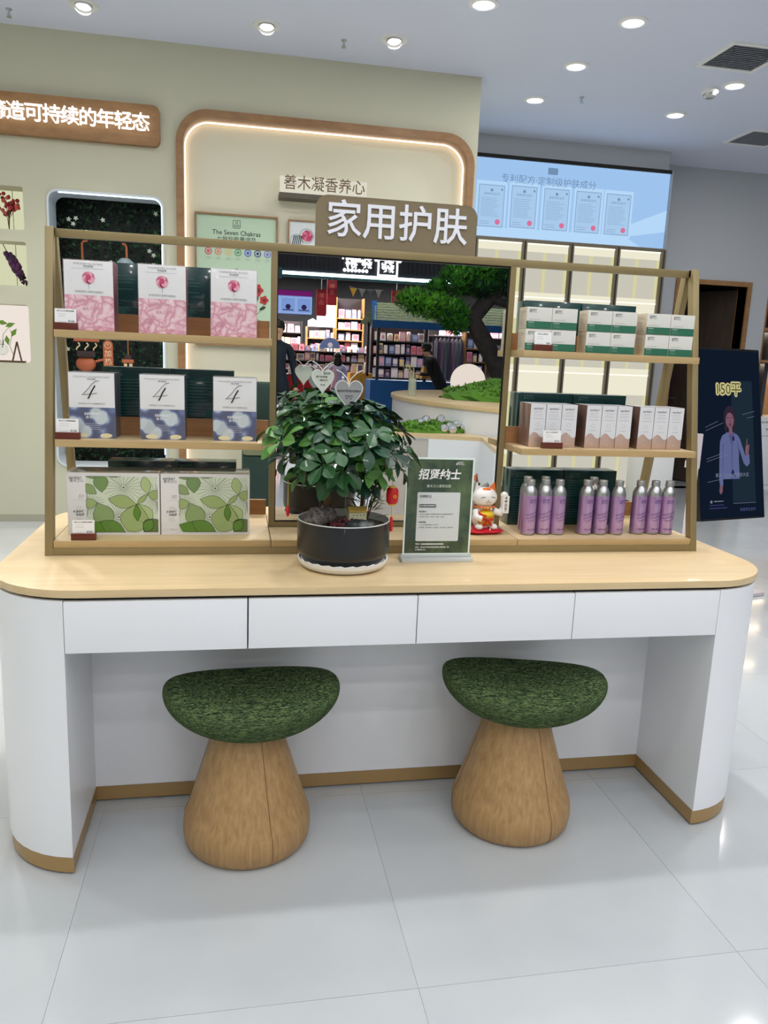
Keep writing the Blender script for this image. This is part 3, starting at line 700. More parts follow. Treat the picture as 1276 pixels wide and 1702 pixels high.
b = MB(); b.prism(oval(DXL, DXR, -.002, 1.036, .235), 'z', .7235, ZT, W_TOP); o = b.build('desktop', t, bevel=.0015)
b = MB(); b.prism(oval(DXL+.012, DXR-.012, .01, 1.024, .228), 'z', .716, .7235, GAP); b.build('shadow_gap', t)
r_ = .225
for s_, (xa, xb, nm) in enumerate(((DXL+.008, 0, 'l'), (DW, DXR-.008, 'r'))):
    if s_ == 0: pts = [p for p in rr(xa, xb+.3, .0, 1.034, r_, 10) if p[0] < xa+r_+.001]; pts = [(xb, 1.034)]+pts+[(xb, 0)]
    else: pts = [p for p in rr(xa-.3, xb, .0, 1.034, r_, 10) if p[0] > xb-r_-.001]; pts = [(xa, 0)]+[p for p in pts if p[1] < .5]+[p for p in pts if p[1] >= .5]+[(xa, 1.034)]
    if s_ == 1:
        q = sorted([p for p in pts[1:-1] if p[0] > xa+.0008], key=lambda p: (p[1], p[0] if p[1] < .5 else -p[0])); pts = [(xa, 0)]+q+[(xa, 1.034)]
    else:
        q = sorted([p for p in pts if p[0] < xb-.001], key=lambda p: (-p[1], -p[0] if p[1] > .5 else p[0])); pts = [(xb, 1.034)]+q+[(xb, 0)]
    b = MB(); b.prism(pts, 'z', .048, .716, WHITE); b.build('end_panel', t, smooth=30)
    cx = sum(p[0] for p in pts)/len(pts)
    k = [(p[0]+(.003 if s_ else -.003)*0, p[1]) for p in pts]
    k = [((p[0] if abs(p[0]-(xb if s_ == 0 else xa)) < .001 else p[0]+(.004 if s_ == 0 else -.004)), min(max(p[1], .003), 1.031)) for p in pts]
    b = MB(); b.prism(k, 'z', .006, .0475, KICK); b.build('plinth', t, smooth=30)
    b = MB(); kk = [(p[0]+(cx-p[0])*.04, p[1]+(.517-p[1])*.02) for p in k]; b.prism(kk, 'z', .0005, .006, GAP); b.build('plinth_foot', t)
b = MB(); b.box(0, DW, .333, .701, .048, .716, WHITE); b.build('centre_panel', t)
b = MB(); b.box(0, DW, .3315, .3330, .006, .0475, KICK); b.box(0.0, .0015, .003, .333, .006, .0475, KICK); b.box(DW-.0015, DW, .003, .333, .006, .0475, KICK); b.box(0, DW, .701, .7025, .006, .0475, KICK); b.build('plinth', t)
b = MB(); b.box(.002, DW-.002, .02, .333, .5865, .60, WHITE); b.build('drawer_housing', t)
b = MB(); b.box(.002, DW-.002, .701, 1.01, .5865, .60, WHITE); b.build('drawer_housing', t)
for k in range(4):
    g0 = .0022 if k == 1 else .0012
    b = MB(); b.box(k*.4256+g0, (k+1)*.4256-.0012, .0, .3, .5868, .7145, WHITE); b.build('drawer', t, bevel=.001)
    b = MB(); b.box(k*.4256+.0015, (k+1)*.4256-.0015, .74, 1.034, .5868, .7145, WHITE); b.build('drawer', t, bevel=.001)
b = MB()
for k in range(1, 4): b.box(k*.4256-.001, k*.4256+.001, .006, .3, .5875, .715, GAP)
b.build('drawer_gap', t)

# ================================================================== the double-sided display rack
XL, XR = -.1094, 1.8272; YM = .517
t = rack = thing('display_rack', 'gold metal A-frame display rack with oak shelves and central mirror standing on the desk', 'rack', (0, 0, 0))


def leg(x0, x1, ya, za, yb, zb, dy):
    b = MB(); b.add([(x0, ya, za), (x1, ya, za), (x1, ya+dy, za), (x0, ya+dy, za), (x0, yb, zb), (x1, yb, zb), (x1, yb+dy, zb), (x0, yb+dy, zb)], [(3, 2, 1, 0), (4, 5, 6, 7), (0, 1, 5, 4), (1, 2, 6, 5), (2, 3, 7, 6), (3, 0, 4, 7)], GOLD); return b


for x0, x1 in ((XL, XL+.021), (XR-.021, XR)):
    leg(x0, x1, .3235, ZT, .485, 1.614, .03).build('leg', rack, bevel=.0012)
    leg(x0, x1, .6805, ZT, .519, 1.614, .03).build('leg', rack, bevel=.0012)
    b = MB(); b.box(x0, x1, .497, .537, 1.592, 1.6135, GOLD); b.build('top_joint', rack)
    b = MB(); b.box(x0, x1, .35, .684, ZT+.0004, ZT+.019, GOLD); b.build('foot_rail', rack)
b = MB(); b.box(XL+.021, XR-.021, .5065, .5275, 1.591, 1.6125, GOLD); b.build('top_beam', rack, bevel=.001)
for y0 in (.3245, .6795): b = MB(); b.box(XL+.021, XR-.021, y0, y0+.03, ZT+.0004, .7628, GOLD); b.build('bottom_rail', rack, bevel=.001)
for (x0, x1) in ((XL+.0225, .4935), (.4952, 1.2305), (1.2322, XR-.0225)):
    b = MB(); b.box(x0, x1, .328, .706, .763, .7825, W_EDGE, mt=W_SH); b.build('tray_board', rack, bevel=.001)
MX0, MX1 = .4945, 1.2315
b = MB(); b.plate([rect(MX0, MX1, .785, 1.591), rect(MX0+.0175, MX1-.0175, .798, 1.5905)], YM-.012, YM+.012, GOLD); b.build('mirror_frame', rack)
b = MB(); b.box(MX0+.0185, MX1-.0185, YM-.002, YM+.002, .799, 1.5875, GAP, mf=MIR); mo = b.build('mirror', rack, smooth=0)
b = MB(); b.plate([rect(MX0+.0172, MX1-.0172, .7978, 1.5905), rect(MX0+.0205, MX1-.0205, .801, 1.586)], YM-.006, YM-.0022, BLACK); b.build('mirror_edge', rack)
for (x0, x1) in ((XL+.031, .4935), (1.2325, XR-.0205)):
    for (yf, zt) in ((.395, 1.3425), (.355, 1.0545)):
        yb = 2*YM-yf
        b = MB(); b.box(x0, x1, yf, yb, zt-.0195, zt, W_EDGE, mt=W_SH); sh = b.build('shelf', rack, bevel=.001)
        b = MB(); b.box(x0+.002, x1-.002, YM-.006, YM+.006, zt+.0003, zt+.052, W_LIP); b.build('centre_lip', sh)
for (x0, x1) in ((XL+.03, .4935), (1.2325, XR-.03)):
    b = MB(); b.box(x0, x1, .694, .706, .7828, .832, W_LIP); b.build('rear_lip', rack)
# header sign
t = thing('header_sign', 'brown round-cornered sign with four white characters on top of the rack', 'sign', (.859, YM, 1.613))
b = MB(); b.plate([rr(-.24, .24, 0, .141, .034, 8, rb=0)], -.008, .008, mat('sign_taupe', (132, 118, 92), rough=.45)); b.build('plate', t, bevel=.001)
b = MB(); b.text('家用护肤', 0, .071, .108, mat('sign_white', (228, 230, 240), rough=.4, emit=(228, 230, 240), es=.12), -.012, 'CENTER', bold=.009, dep=.004, sx=.98); b.build('lettering', t)

# ================================================================== products
ZTR = .7826; Z1 = 1.3426; Z2 = 1.0546
BRAND = 'samkari'
BOXW = mat('carton_white', (232, 232, 234), rough=.3, coat=.3)
TEAL = mat('carton_dark_teal', (12, 58, 58), rough=.2, coat=.5); TEALL = mat('teal_print', (78, 128, 122), rough=.4)


def carton(w, d, h, front, side, top, cut=None, lower=None):
    """closed carton; the front may be split at height cut into a lower printed field"""
    b = MB(); b.box(0, w, 0, d, 0, h, side, mf=front, mt=top)
    if cut: b.quad(0.0006, w-.0006, .0006, cut, -.0003, lower)
    return b.build


def film(w, d, h):
    b = MB(); b.box(-.0012, w+.0012, -.0014, d+.0012, 0.0002, h+.0015, mat('shrink_film', (255, 255, 255), rough=.08, alpha=.10, spec=.8)); return b


# rose boxes
ROSEP = cells('print_rose_foam', (238, 206, 212), (204, 132, 156), (228, 172, 188), 34, thick=.055, warp=1.6)
BLUEP = cells('print_blue_bubbles', (190, 202, 208), (28, 44, 100), (74, 98, 156), 26, thick=.06, warp=.15, bubble=True)
t = thing('product_box', 'leftmost white box with pink rose and petal print on the top left shelf', 'box', (-.051, .408, Z1), group='boxes with the rose print on the top left shelf')
w_, h_, d_ = .125, .181, .078
b = MB(); b.box(0, w_, 0, d_, 0, h_, mat('carton_maroon', (128, 40, 68), rough=.3, coat=.3), mf=BOXW, mt=BOXW); b.build('carton', t, bevel=.0008)
b = MB(); b.quad(.0004, w_-.0004, .0006, .092, -.0006, ROSEP)
for i in range(9): a = i*.7; b.poly(circ(w_/2+.008*cos(a), .137+.008*sin(a), .0085, 9), -.0007-.0001*i, [mat('p_rose1', (222, 120, 152)), mat('p_rose2', (200, 74, 116)), mat('p_rose3', (232, 168, 186))][i % 3])
b.poly(circ(w_/2, .138, .007, 10), -.0018, MATS['p_rose2']); b.quad(w_/2-.0006, w_/2+.0006, .108, .13, -.0007, INKL)
b.text('ROSE ESSENTIAL OIL PACK', w_/2, .172, .0062, INKL, -.0009, 'CENTER'); b.text('精油面膜', w_/2, .1655, .006, INK, -.0009, 'CENTER'); b.bars(.02, .1, .16, 1, .01, .0006, INKL, -.0009, 0)
b.text('玫瑰舒缓水漾精华面膜贴', w_/2, .1005, .0065, INKL, -.0009, 'CENTER')
b.text(BRAND, w_/2, .078, .016, mat('p_rosetext', (206, 136, 160)), -.0009, 'CENTER'); b.text('善木之心', w_/2, .056, .009, MATS['p_rosetext'], -.0009, 'CENTER')
b.build('front_print', t, smooth=0); film(w_, d_, h_).build('shrink_film', t)
dup(t, (.137, .408, Z1), label='white box with pink rose and petal print in the middle of the top left shelf')
dup(t, (.327, .408, Z1), label='white box with pink rose print on the top left shelf, nearest the mirror')
# blue boxes
t = thing('product_box', 'leftmost white and blue box with a large slanted 4 on the middle left shelf', 'box', (-.049, .403, Z2), group='boxes with the figure four on the middle left shelf')
w_, h_, d_ = .12, .178, .098
b = MB(); b.box(0, w_, 0, d_, 0, h_, mat('carton_navy', (34, 44, 74), rough=.3, coat=.3), mf=BOXW, mt=mat('carton_silver', (196, 200, 208), rough=.25)); b.build('carton', t, bevel=.0008)
b = MB(); b.quad(.0004, w_-.0004, .0006, .084, -.0006, BLUEP)
for q, w4 in ((((.079, .1565), (.070, .155), (.060, .146), (.052, .135), (.040, .122), (.034, .118), (.046, .119), (.062, .121), (.074, .123)), .0006), (((.069, .143), (.060, .128), (.053, .112), (.050, .108)), .0018)): b.tube([(x, -.001, z) for x, z in q], w4, INKD, 5)
b.text('HYALURONIC ACID ESSENCE MASK', w_/2, .166, .0058, INKL, -.0009, 'CENTER'); b.text('精华面膜', w_/2, .160, .0055, INK, -.0009, 'CENTER'); b.text('玻尿酸水光补水面膜贴组合', w_/2, .094, .0058, INKL, -.0009, 'CENTER')
b.text(BRAND, w_/2, .068, .0135, PAPER, -.0009, 'CENTER', bold=.01); b.text('善木之心', w_/2, .057, .0088, PAPER, -.0009, 'CENTER'); b.bars(.035, .085, .04, 4, .005, .0006, PAPER, -.0009, .3, 1)
YB_ = mat('p_cream', (232, 222, 178))
for x in (.03, .095): b.poly(circ(x, .008, .016, 14, .4), -.0008, YB_)
b.build('front_print', t, smooth=0); film(w_, d_, h_).build('shrink_film', t)
dup(t, (.136, .403, Z2), label='white and blue box with slanted 4 in the middle of the middle left shelf')
dup(t, (.333, .403, Z2), label='white and blue box with slanted 4 on the middle left shelf, beside the plant')
# green lotus boxes
t = thing('product_box', 'wide white box with green lotus leaf print behind the lowest left price card', 'box', (-.062, .4, ZTR), group='lotus leaf boxes on the desk tray')
w_, h_, d_ = .247, .177, .11
b = MB(); b.box(0, w_, 0, d_, 0, h_, BOXW, mt=mat('film_top_reflection', (150, 152, 140), rough=.12, coat=.6)); b.build('carton', t, bevel=.0008)  # grey top colour stands in for the dark reflection in the clear wrapping
LB = mat('p_pad_pale', (206, 220, 196)); LN = mat('p_pad_line', (46, 60, 38)); GL = [mat('p_pad%d' % i, c) for i, c in enumerate([(146, 172, 88), (92, 136, 44), (168, 192, 120), (124, 156, 76), (98, 138, 56)])]
b = MB(); AX, BX, AZ, BZ = .050, .241, .009, .167
b.quad(AX, BX, AZ, BZ, -.0006, LB)
_cl = lambda p: (min(max(p[0], AX), BX), min(max(p[1], AZ), BZ))


def pad(pts, c, y):
    q = [_cl(p) for p in pts]; b.poly(q, y, c)
    ww = .0013
    for i in range(len(q)):
        p0, p1 = V(q[i]), V(q[(i+1) % len(q)]); dd = (p1-p0)
        if dd.length < 1e-5 or (abs(dd.x) < 1e-6 and p0.x in (AX, BX)) or (abs(dd.y) < 1e-6 and p0.y in (AZ, BZ)): continue
        n = V((-dd.y, dd.x)).normalized()*ww/2; b.poly([tuple(p0-n), tuple(p1-n), tuple(p1+n), tuple(p0+n)], y-.0001, LN)


def lens(x0, z0, x1, z1, k, n=10):
    a, c = V((x0, z0)), V((x1, z1)); d_2 = c-a; nn = V((-d_2.y, d_2.x))
    return [tuple(a+d_2*(i/n)+nn*k*sin(pi*i/n)) for i in range(n+1)]+[tuple(c-d_2*(i/n)-nn*k*sin(pi*i/n)) for i in range(1, n)]


for cx_, cz_, rr_ in ((.150, .136, .062), (.135, .052, .06), (.236, .105, .045), (.06, .09, .04)):
    for i in range(26):
        a = i*2*pi/26+.1; r1 = rr_*random.uniform(.75, 1); p0 = V((cx_+.006*cos(a), cz_+.006*sin(a))); p1 = V(_cl((cx_+r1*cos(a), cz_+r1*sin(a)))); p0 = V(_cl(p0)); n = V((-sin(a), cos(a)))*.0004
        b.poly([tuple(p0-n), tuple(p1-n), tuple(p1+n), tuple(p0+n)], -.0007, LN)
    b.poly([_cl(p) for p in circ(cx_, cz_, .003, 8)], -.0009, LN)
pad(lens(.092, .122, .088, .18, .34), GL[1], -.0011); pad(lens(.04, .145, .078, .118, .28), GL[3], -.0010); pad(lens(.04, .086, .079, .094, .36), GL[0], -.0010)
pad(lens(.108, .104, .184, .088, .24), GL[0], -.0012); pad(lens(.184, .088, .215, .118, .16), GL[0], -.0011); pad(lens(.215, .118, .205, .17, .26), GL[2], -.0010); pad(lens(.215, .118, .25, .112, .4), GL[0], -.0010)
pad(lens(.08, .092, .110, .02, .36), GL[3], -.0013); pad(lens(.188, .09, .168, .0, .42), GL[0], -.0013); pad(lens(.188, .09, .222, .03, .34), GL[2], -.0012); pad(lens(.184, .088, .186, .04, .2), GL[1], -.0015)
pad(lens(.05, .03, .12, .0, .3), GL[1], -.0016); pad(lens(.085, .04, .155, .0, .26), GL[4], -.0017); pad(lens(.205, .0, .245, .045, .45), GL[3], -.0014); pad(lens(.205, .01, .225, .045, .35), GL[4], -.0018); pad(lens(.05, .166, .10, .175, .2), GL[4], -.0010); pad(lens(.105, .17, .145, .17, .14), GL[3], -.0010)
b.text(BRAND, .006, .163, .0125, INK, -.0009, bold=.01, sx=.85); b.text('善木之心', .008, .154, .0095, INK, -.0009)
b.text('30', .034, .110, .015, INK, -.0009, 'CENTER', bold=-.02, shear=.35); b.bars(.014, .044, .1, 1, .01, .0005, INKL, -.0009, 0)
b.bars(.022, .044, .082, 3, .004, .0005, INKL, -.0009, .4); b.text('水漾舒缓', .044, .067, .0075, INKD, -.0009, 'RIGHT', bold=.01); b.text('免粗露', .044, .058, .0075, INKD, -.0009, 'RIGHT', bold=.01); b.bars(.022, .044, .048, 3, .004, .0005, INKL, -.0009, .4); b.text('30ml×10', .044, .016, .005, INKL, -.0009, 'RIGHT')
b.build('front_print', t, smooth=0); film(w_, d_, h_).build('shrink_film', t)
dup(t, (.188, .4, ZTR), label='wide white box with green lotus leaf print beside the potted plant')

# dark teal boxes on the rear half, back side towards us
t = thing('product_box', 'dark teal box glimpsed between the first two rose boxes', 'box', (.075, .536, Z1), group='dark teal boxes on the rear of the rack')
w_, h_, d_ = .1285, .193, .075
w_ = .184
b = MB(); b.box(0, w_, 0, d_, 0, h_, TEAL, mt=mat('teal_top', (70, 110, 108), rough=.2)); b.build('carton', t, bevel=.0008)
b = MB(); b.text(BRAND, .018, .182, .011, TEALL, -.0006); b.text('善木之心', .018, .172, .0095, TEALL, -.0006)
b.bars(.014, w_-.02, .158, 7, .009, .0011, TEALL, -.0006, .5); b.bars(.014, w_-.016, .09, 8, .0085, .0009, TEALL, -.0006, .35); b.bars(.1, w_-.02, .07, 4, .006, .006, mat('teal_mid', (24, 84, 82)), -.0007, .6)
b.build('back_print', t, smooth=0)
TB = t
t['label'] = 'dark teal box between the first two rose boxes'; t.location = (-.062+.02, .536, Z1)
dup(TB, (.140, .536, Z1), label='dark teal box between the last two rose boxes')
dup(TB, (.020, .536, Z2+.008-.008), label='dark teal box behind the two left boxes with the 4')
dup(TB, (.2065, .536, Z2), label='dark teal box behind the right box with the 4')
dup(TB, (.027, .536, ZTR), label='dark teal box standing behind the left lotus box on the tray')
dup(TB, (.2135, .536, ZTR), label='dark teal box standing behind the right lotus box on the tray')
for x, z, l_ in ((1.281, Z1-.024, ''), ): pass
dup(TB, (1.281, .536, Z1), label='dark teal box behind the left small white cartons').scale = (1, 1, .80)
dup(TB, (1.468, .536, Z1), label='dark teal box behind the middle group of small white cartons').scale = (1, 1, .80)
dup(TB, (1.277, .536, Z2), label='dark teal box behind the left slim cartons on the middle right shelf').scale = (1, 1, .82)
dup(TB, (1.464, .536, Z2), label='dark teal box behind the middle slim cartons on the middle right shelf').scale = (1, 1, .82)
dup(TB, (1.270, .536, ZTR), label='dark teal box standing behind the left lilac bottles').scale = (1, 1, .945)
dup(TB, (1.457, .536, ZTR), label='dark teal box standing behind the middle lilac bottles').scale = (1, 1, .945)

# small white and green cartons
WGW = mat('carton_warm_white', (222, 222, 216), rough=.4); WGS = mat('carton_side_beige', (206, 194, 172), rough=.45); WGG = mat('carton_green', (48, 110, 86), rough=.4)
w_, h_, d_ = .0795, .0625, .062
t0 = thing('product_box', 'x', 'box', (0, 0, 0), group='small white cartons with a green band on the top right shelf')
b = MB(); b.box(0, w_, 0, d_, 0, h_, WGS, mf=WGW, mt=WGW); b.build('carton', t0, bevel=.0006)
b = MB(); b.quad(.0004, w_-.0004, .0006, .022, -.0005, WGG); b.text(BRAND, .008, .055, .0072, INK, -.0006, bold=.01); b.text('善木之心', .008, .0488, .006, INK, -.0006); b.bars(.008, .05, .0285, 2, .0026, .0004, INKL, -.0006, .3); b.text('ESSENCE', .006, .018, .0045, PAPER, -.0007); b.bars(.006, .03, .0125, 3, .003, .0005, mat('green_pale', (140, 180, 160)), -.0007, .4)
b.build('front_print', t0, smooth=0)
b = MB(); b.T = M.Rotation(R(-90), 4, 'Z'); b.bars(-.055, -.01, .052, 3, .004, .0008, INKL, -.0005, .4); b.text('善木之心', -.05, .036, .006, INKL, -.0005); b.bars(-.055, -.012, .028, 5, .0045, .0007, INKL, -.0005, .4); b.build('side_print', t0, smooth=0)
col_n = ['left', 'middle', 'right']; used = False
for gi, gx in enumerate((1.238, 1.431, 1.624)):
    for k in range(2):
        for lv in range(2):
            l_ = 'small white carton with green band, %s %s of the %s group of four' % ('upper' if lv else 'lower', 'right' if k else 'left', col_n[gi])
            loc = (gx+k*.0803, .408, Z1+lv*.0632)
            if not used: t0.location = loc; t0['label'] = l_; used = True
            else: dup(t0, loc, label=l_)
# slim pink-white cartons
SLW = mat('slim_white', (224, 226, 232), rough=.3, coat=.2); SLR = mat('rose_gold', (208, 180, 168), rough=.28, metal=.4); SLS = mat('rose_gold_side', (158, 130, 122), rough=.25, metal=.5)
w_, h_, d_ = .0498, .131, .047
t0 = thing('product_box', 'x', 'box', (0, 0, 0), group='slim white and rose gold cartons on the middle right shelf')
b = MB(); b.box(0, w_, 0, d_, 0, h_, SLS, mf=SLR, mt=SLW); b.build('carton', t0, bevel=.0006)
b = MB(); wav = [(w_*(i/12), .038+.008*sin(i/12*2*pi-.6)-(.006 if 3 < i < 9 else 0)*0) for i in range(13)]
b.poly([(.0005, .1305)]+[(max(x, .0005), z) for x, z in wav]+[(w_-.0005, .1305)], -.0005, SLW)
b.text(BRAND, w_/2, .117, .0098, INK, -.0007, 'CENTER', bold=.012); b.bars(.01, .04, .107, 1, .004, .0009, INKL, -.0007, .2, 1); b.bars(.008, .042, .100, 2, .005, .0006, INKL, -.0007, .2, 1); b.bars(.008, .042, .0865, 1, .005, .0009, INKL, -.0007, .1, 1)
b.plate([circ(w_/2, .069, .006, 12), circ(w_/2, .069, .0055, 12)], -.0007, -.0006, INKL); b.bars(.014, .036, .054, 1, .005, .0009, INKL, -.0007, .1, 1); b.text('30ml', w_/2, .012, .005, SLW, -.0007, 'CENTER')
b.build('front_print', t0, smooth=0)
used = False
for gi, gx in enumerate((1.2715, 1.4535, 1.630)):
    for k in range(3):
        for rw in range(2):
            l_ = 'slim white and rose gold carton, %s of the %s trio%s' % (col_n[k], col_n[gi], ', back row' if rw else '')
            loc = (gx+k*.0507, .405+rw*.0478, Z2)
            if not used: t0.location = loc; t0['label'] = l_; used = True
            else: dup(t0, loc, label=l_)
# lilac bottles
LIL = mat('lilac_foil', (176, 140, 196), rough=.28, metal=.65, c2=(206, 176, 214), cs=18, cstr=(1, 1, .25)); ALU = mat('bottle_aluminium', (196, 198, 200), rough=.3, metal=.85, c2=(150, 152, 156), cs=30, cstr=(1, 1, .15)); LID = mat('bottle_lid', (186, 188, 190), rough=.3, metal=.8)
LTX = mat('violet_ink', (98, 62, 140), rough=.5)
t0 = thing('bottle', 'x', 'bottle', (0, 0, 0), group='lilac metal bottles on the desk tray')
r_ = .0228
b = MB(); b.lathe([(.0, 0), (r_-.003, 0), (r_, .003), (r_, .006)], ALU, 28, cap=False); b.lathe([(r_, .1235), (r_, .126), (r_*.97, .134), (r_*.8, .145), (r_*.58, .152), (r_*.5, .156)], ALU, 28, cap=False); b.lathe([(r_, .006), (r_, .1235)], LIL, 28, cap=False); b.build('body', t0)
b = MB(); b.lathe([(.0, .172), (.0128, .172), (.0135, .1705), (.0135, .156), (.0125, .155)], LID, 24, cap=False); b.lathe([(.0142, .158), (.0142, .156), (.0125, .155)], LID, 24, cap=False); b.build('screw_cap', t0)


def wrap(bm, r):
    bm.v = [((r+(-p[1]))*sin(p[0]/r), -(r+(-p[1]))*cos(p[0]/r), p[2]) for p in bm.v]; return bm


b = MB(); b.text(BRAND, .0, .111, .0075, LTX, -.0004, 'CENTER', bold=.015); b.text('善木之心', .0, .1035, .006, LTX, -.0004, 'CENTER', bold=.01)
b2 = MB(); b2.text('Moisturizing', -.0, .0, .0095, LTX, -.0004, 'CENTER', shear=.4); b2.text('Freshing spray', .002, -.010, .0095, LTX, -.0004, 'CENTER', shear=.4); b2.text('Toner water', -.0, -.020, .0095, LTX, -.0004, 'CENTER', shear=.4)
cA, sA = cos(R(20)), sin(R(20)); b.v = b.v; vv = [(p[0]*cA-p[2]*sA, p[1], .07+p[0]*sA+p[2]*cA) for p in b2.v]; b.add(vv, b2.f, LTX)
b.text('花瓣水漾喷雾', .0, .018, .0052, LTX, -.0004, 'CENTER', bold=.01); b.bars(-.012, .012, .012, 1, .003, .0009, LTX, -.0004, .2, 1)
wrap(b, r_+.0001).build('label_print', t0, smooth=0)
fr = [(1.288, .400, 'L'), (1.339, .404, ''), (1.385, .403, ''), (1.477, .402, ''), (1.529, .402, ''), (1.584, .401, ''), (1.661, .408, ''), (1.712, .407, ''), (1.7575, .402, '')]
bk = [(1.303, .462), (1.363, .464), (1.527, .464)]
bl_ = ['front lilac bottle at the left end of the left trio', 'front lilac bottle in the middle of the left trio', 'front lilac bottle at the right end of the left trio',
       'lilac bottle at the left end of the middle group', 'lilac bottle second in the middle group, touching distance from the first', 'lilac bottle standing slightly apart at the right of the middle group',
       'lilac bottle at the left end of the right trio', 'lilac bottle in the middle of the right trio', 'lilac bottle at the far right, nearest the gold post']
bb_ = ['lilac bottle in the back row behind the first bottle of the left trio', 'lilac bottle in the back row between the second and third bottles of the left trio', 'lilac bottle in the back row showing only its cap behind the middle group']
used = False
for i, p in enumerate(fr+[(x, y, '') for x, y in bk]):
    l_ = (bl_+bb_)[i]; loc = (p[0], p[1], ZTR)
    rz = random.uniform(-.12, .35)
    if not used: t0.location = loc; t0.rotation_euler.z = .25; t0['label'] = l_; used = True
    else: dup(t0, loc, rz, label=l_)

# price cards in wooden blocks
cards = [((-.079, .396+.004, Z1), '善木之心玫瑰精油面膜', '¥168', 'price card in a walnut block beside the first rose box'),
         ((-.080, .362, Z2), '善木之心玻尿酸面膜贴', '¥128', 'price card in a walnut block beside the first blue box'),
         ((-.043, .334, ZTR), '善木之心水漾舒缓免粗露', '¥358', 'price card in a walnut block before the left lotus box'),
         ((1.2625, .3985, Z1), '善木之心精华液', '¥98', 'price card in a walnut block before the left small white cartons'),
         ((1.301, .362, Z2), '善木之心焕颜精华乳', '¥218', 'price card in a walnut block before the left slim cartons')]
for i, (loc, tx, pr, l_) in enumerate(cards):
    if i == 0: loc = (-.079, .398, Z1)
    t = thing('price_card', l_, 'price card', loc, group='price cards in walnut blocks')
    dp = .018
    sc_ = .95 if i in (0, 3) else 1
    if i in (0, 3): dp = .009
    b = MB(); b.box(0, .064*sc_, 0, dp, 0, .0185, W_DARK); b.build('block', t, bevel=.001)
    b = MB(); b.T = M.Translation((.003, dp*.5-.001, .0165)) @ M.Rotation(R(-7), 4, 'X'); b.box(0, .057*sc_, -.0006, .0006, 0, .038, PAPER); b.text(tx, .0285*sc_, .032, .0043, INKD, -.0008, 'CENTER', bold=.01); b.bars(.008, .035, .024, 2, .0055, .0006, INKL, -.0008, .4); b.text(pr, .052*sc_, .0055, .0075, INKD, -.0008, 'RIGHT', bold=.01); b.bars(.008, .03, .004, 1, .004, .0006, INKL, -.0008, .2); b.build('card', t, smooth=0)

# ================================================================== things on the desk front
# acrylic notice stand
t = thing('notice_stand', 'clear acrylic stand holding a dark green recruitment notice beside the plant', 'sign', (.956, .243, ZT+.0004))
b = MB(); b.box(-.103, .103, -.026, .03, 0, .010, mat('acrylic_white', (220, 226, 226), rough=.15, alpha=.75)); b.box(-.103, .103, -.006, .010, .010, .018, mat('acrylic_white', (220, 226, 226), rough=.15, alpha=.75)); b.build('base', t, bevel=.001)
b = MB(); b.plate([rect(-.098, .098, .018, .294), rect(-.0935, .0935, .021, .289)], -.0025, .0025, mat('acrylic_edge', (232, 244, 240), rough=.1)); b.build('acrylic_sleeve', t)
NG = mat('notice_green', (38, 62, 44), rough=.25, c2=(112, 136, 82), cs=9, cstr=(1, 1, .7), contrast=(.42, .78), coat=.6)
b = MB(); b.box(-.0935, .0935, -.0015, .0015, .019, .29, PAPER, mf=NG)
y_ = -.0022
b.plate([rr(-.062, .062, .056, .196, .003)], y_, y_+.0004, mat('notice_panel', (214, 220, 222), rough=.3, coat=.5))
b.text('招贤纳士', -.002, .245, .031, PAPER, y_-.0004, 'CENTER', bold=.028, shear=.15, sx=.98)
b.text('善木之心邀您加盟', -.002, .2135, .0088, mat('notice_cream', (196, 206, 186)), y_-.0004, 'CENTER', bold=.01)
b.text(BRAND, .056, .282, .0055, PAPER, y_, 'CENTER', bold=.01); b.text('善木之心', .056, .2765, .0062, PAPER, y_, 'CENTER', bold=.01)
y_ = -.0028
b.text('招聘职位', -.056, .184, .0088, INKD, y_); b.plate([rr(-.057, -.006, .153, .1625, .0045)], y_, y_+.0003, mat('pill_grey', (70, 84, 84))); b.text('店长/美容师/美容顾问', -.0315, .1577, .0052, PAPER, y_-.0004, 'CENTER', bold=.01)
b.text('岗位要求：', -.056, .141, .0052, INKD, y_, bold=.012); b.text('1. 2年以上美容院工作经验或女性以上美容院相关经验', -.056, .1335, .0042, INK, y_); b.text('2. 形象好气质佳，亲和力、温柔、有耐心。', -.056, .126, .0042, INK, y_)
b.text('薪资待遇：', -.056, .1105, .0052, INKD, y_, bold=.012); b.text('1. 5K-10K 高提成每月上不封顶', -.056, .103, .0042, INK, y_); b.text('2. 包食宿，晋升空间、七险五金、年终奖金、带薪休假', -.056, .0955, .0042, INK, y_)
b.text('电话：', -.062, .0475, .006, PAPER, -.0022, bold=.01); b.bars(-.046, .02, .0475, 1, .01, .003, PAPER, -.0022, 0); b.text('地址：郑州市中原区建设西路与桐柏路一楼', -.062, .038, .0052, PAPER, -.0022, bold=.01); b.text('A1层善木之心', -.062, .031, .0052, PAPER, -.0022, bold=.01)
b.build('notice_sheet', t, smooth=0)

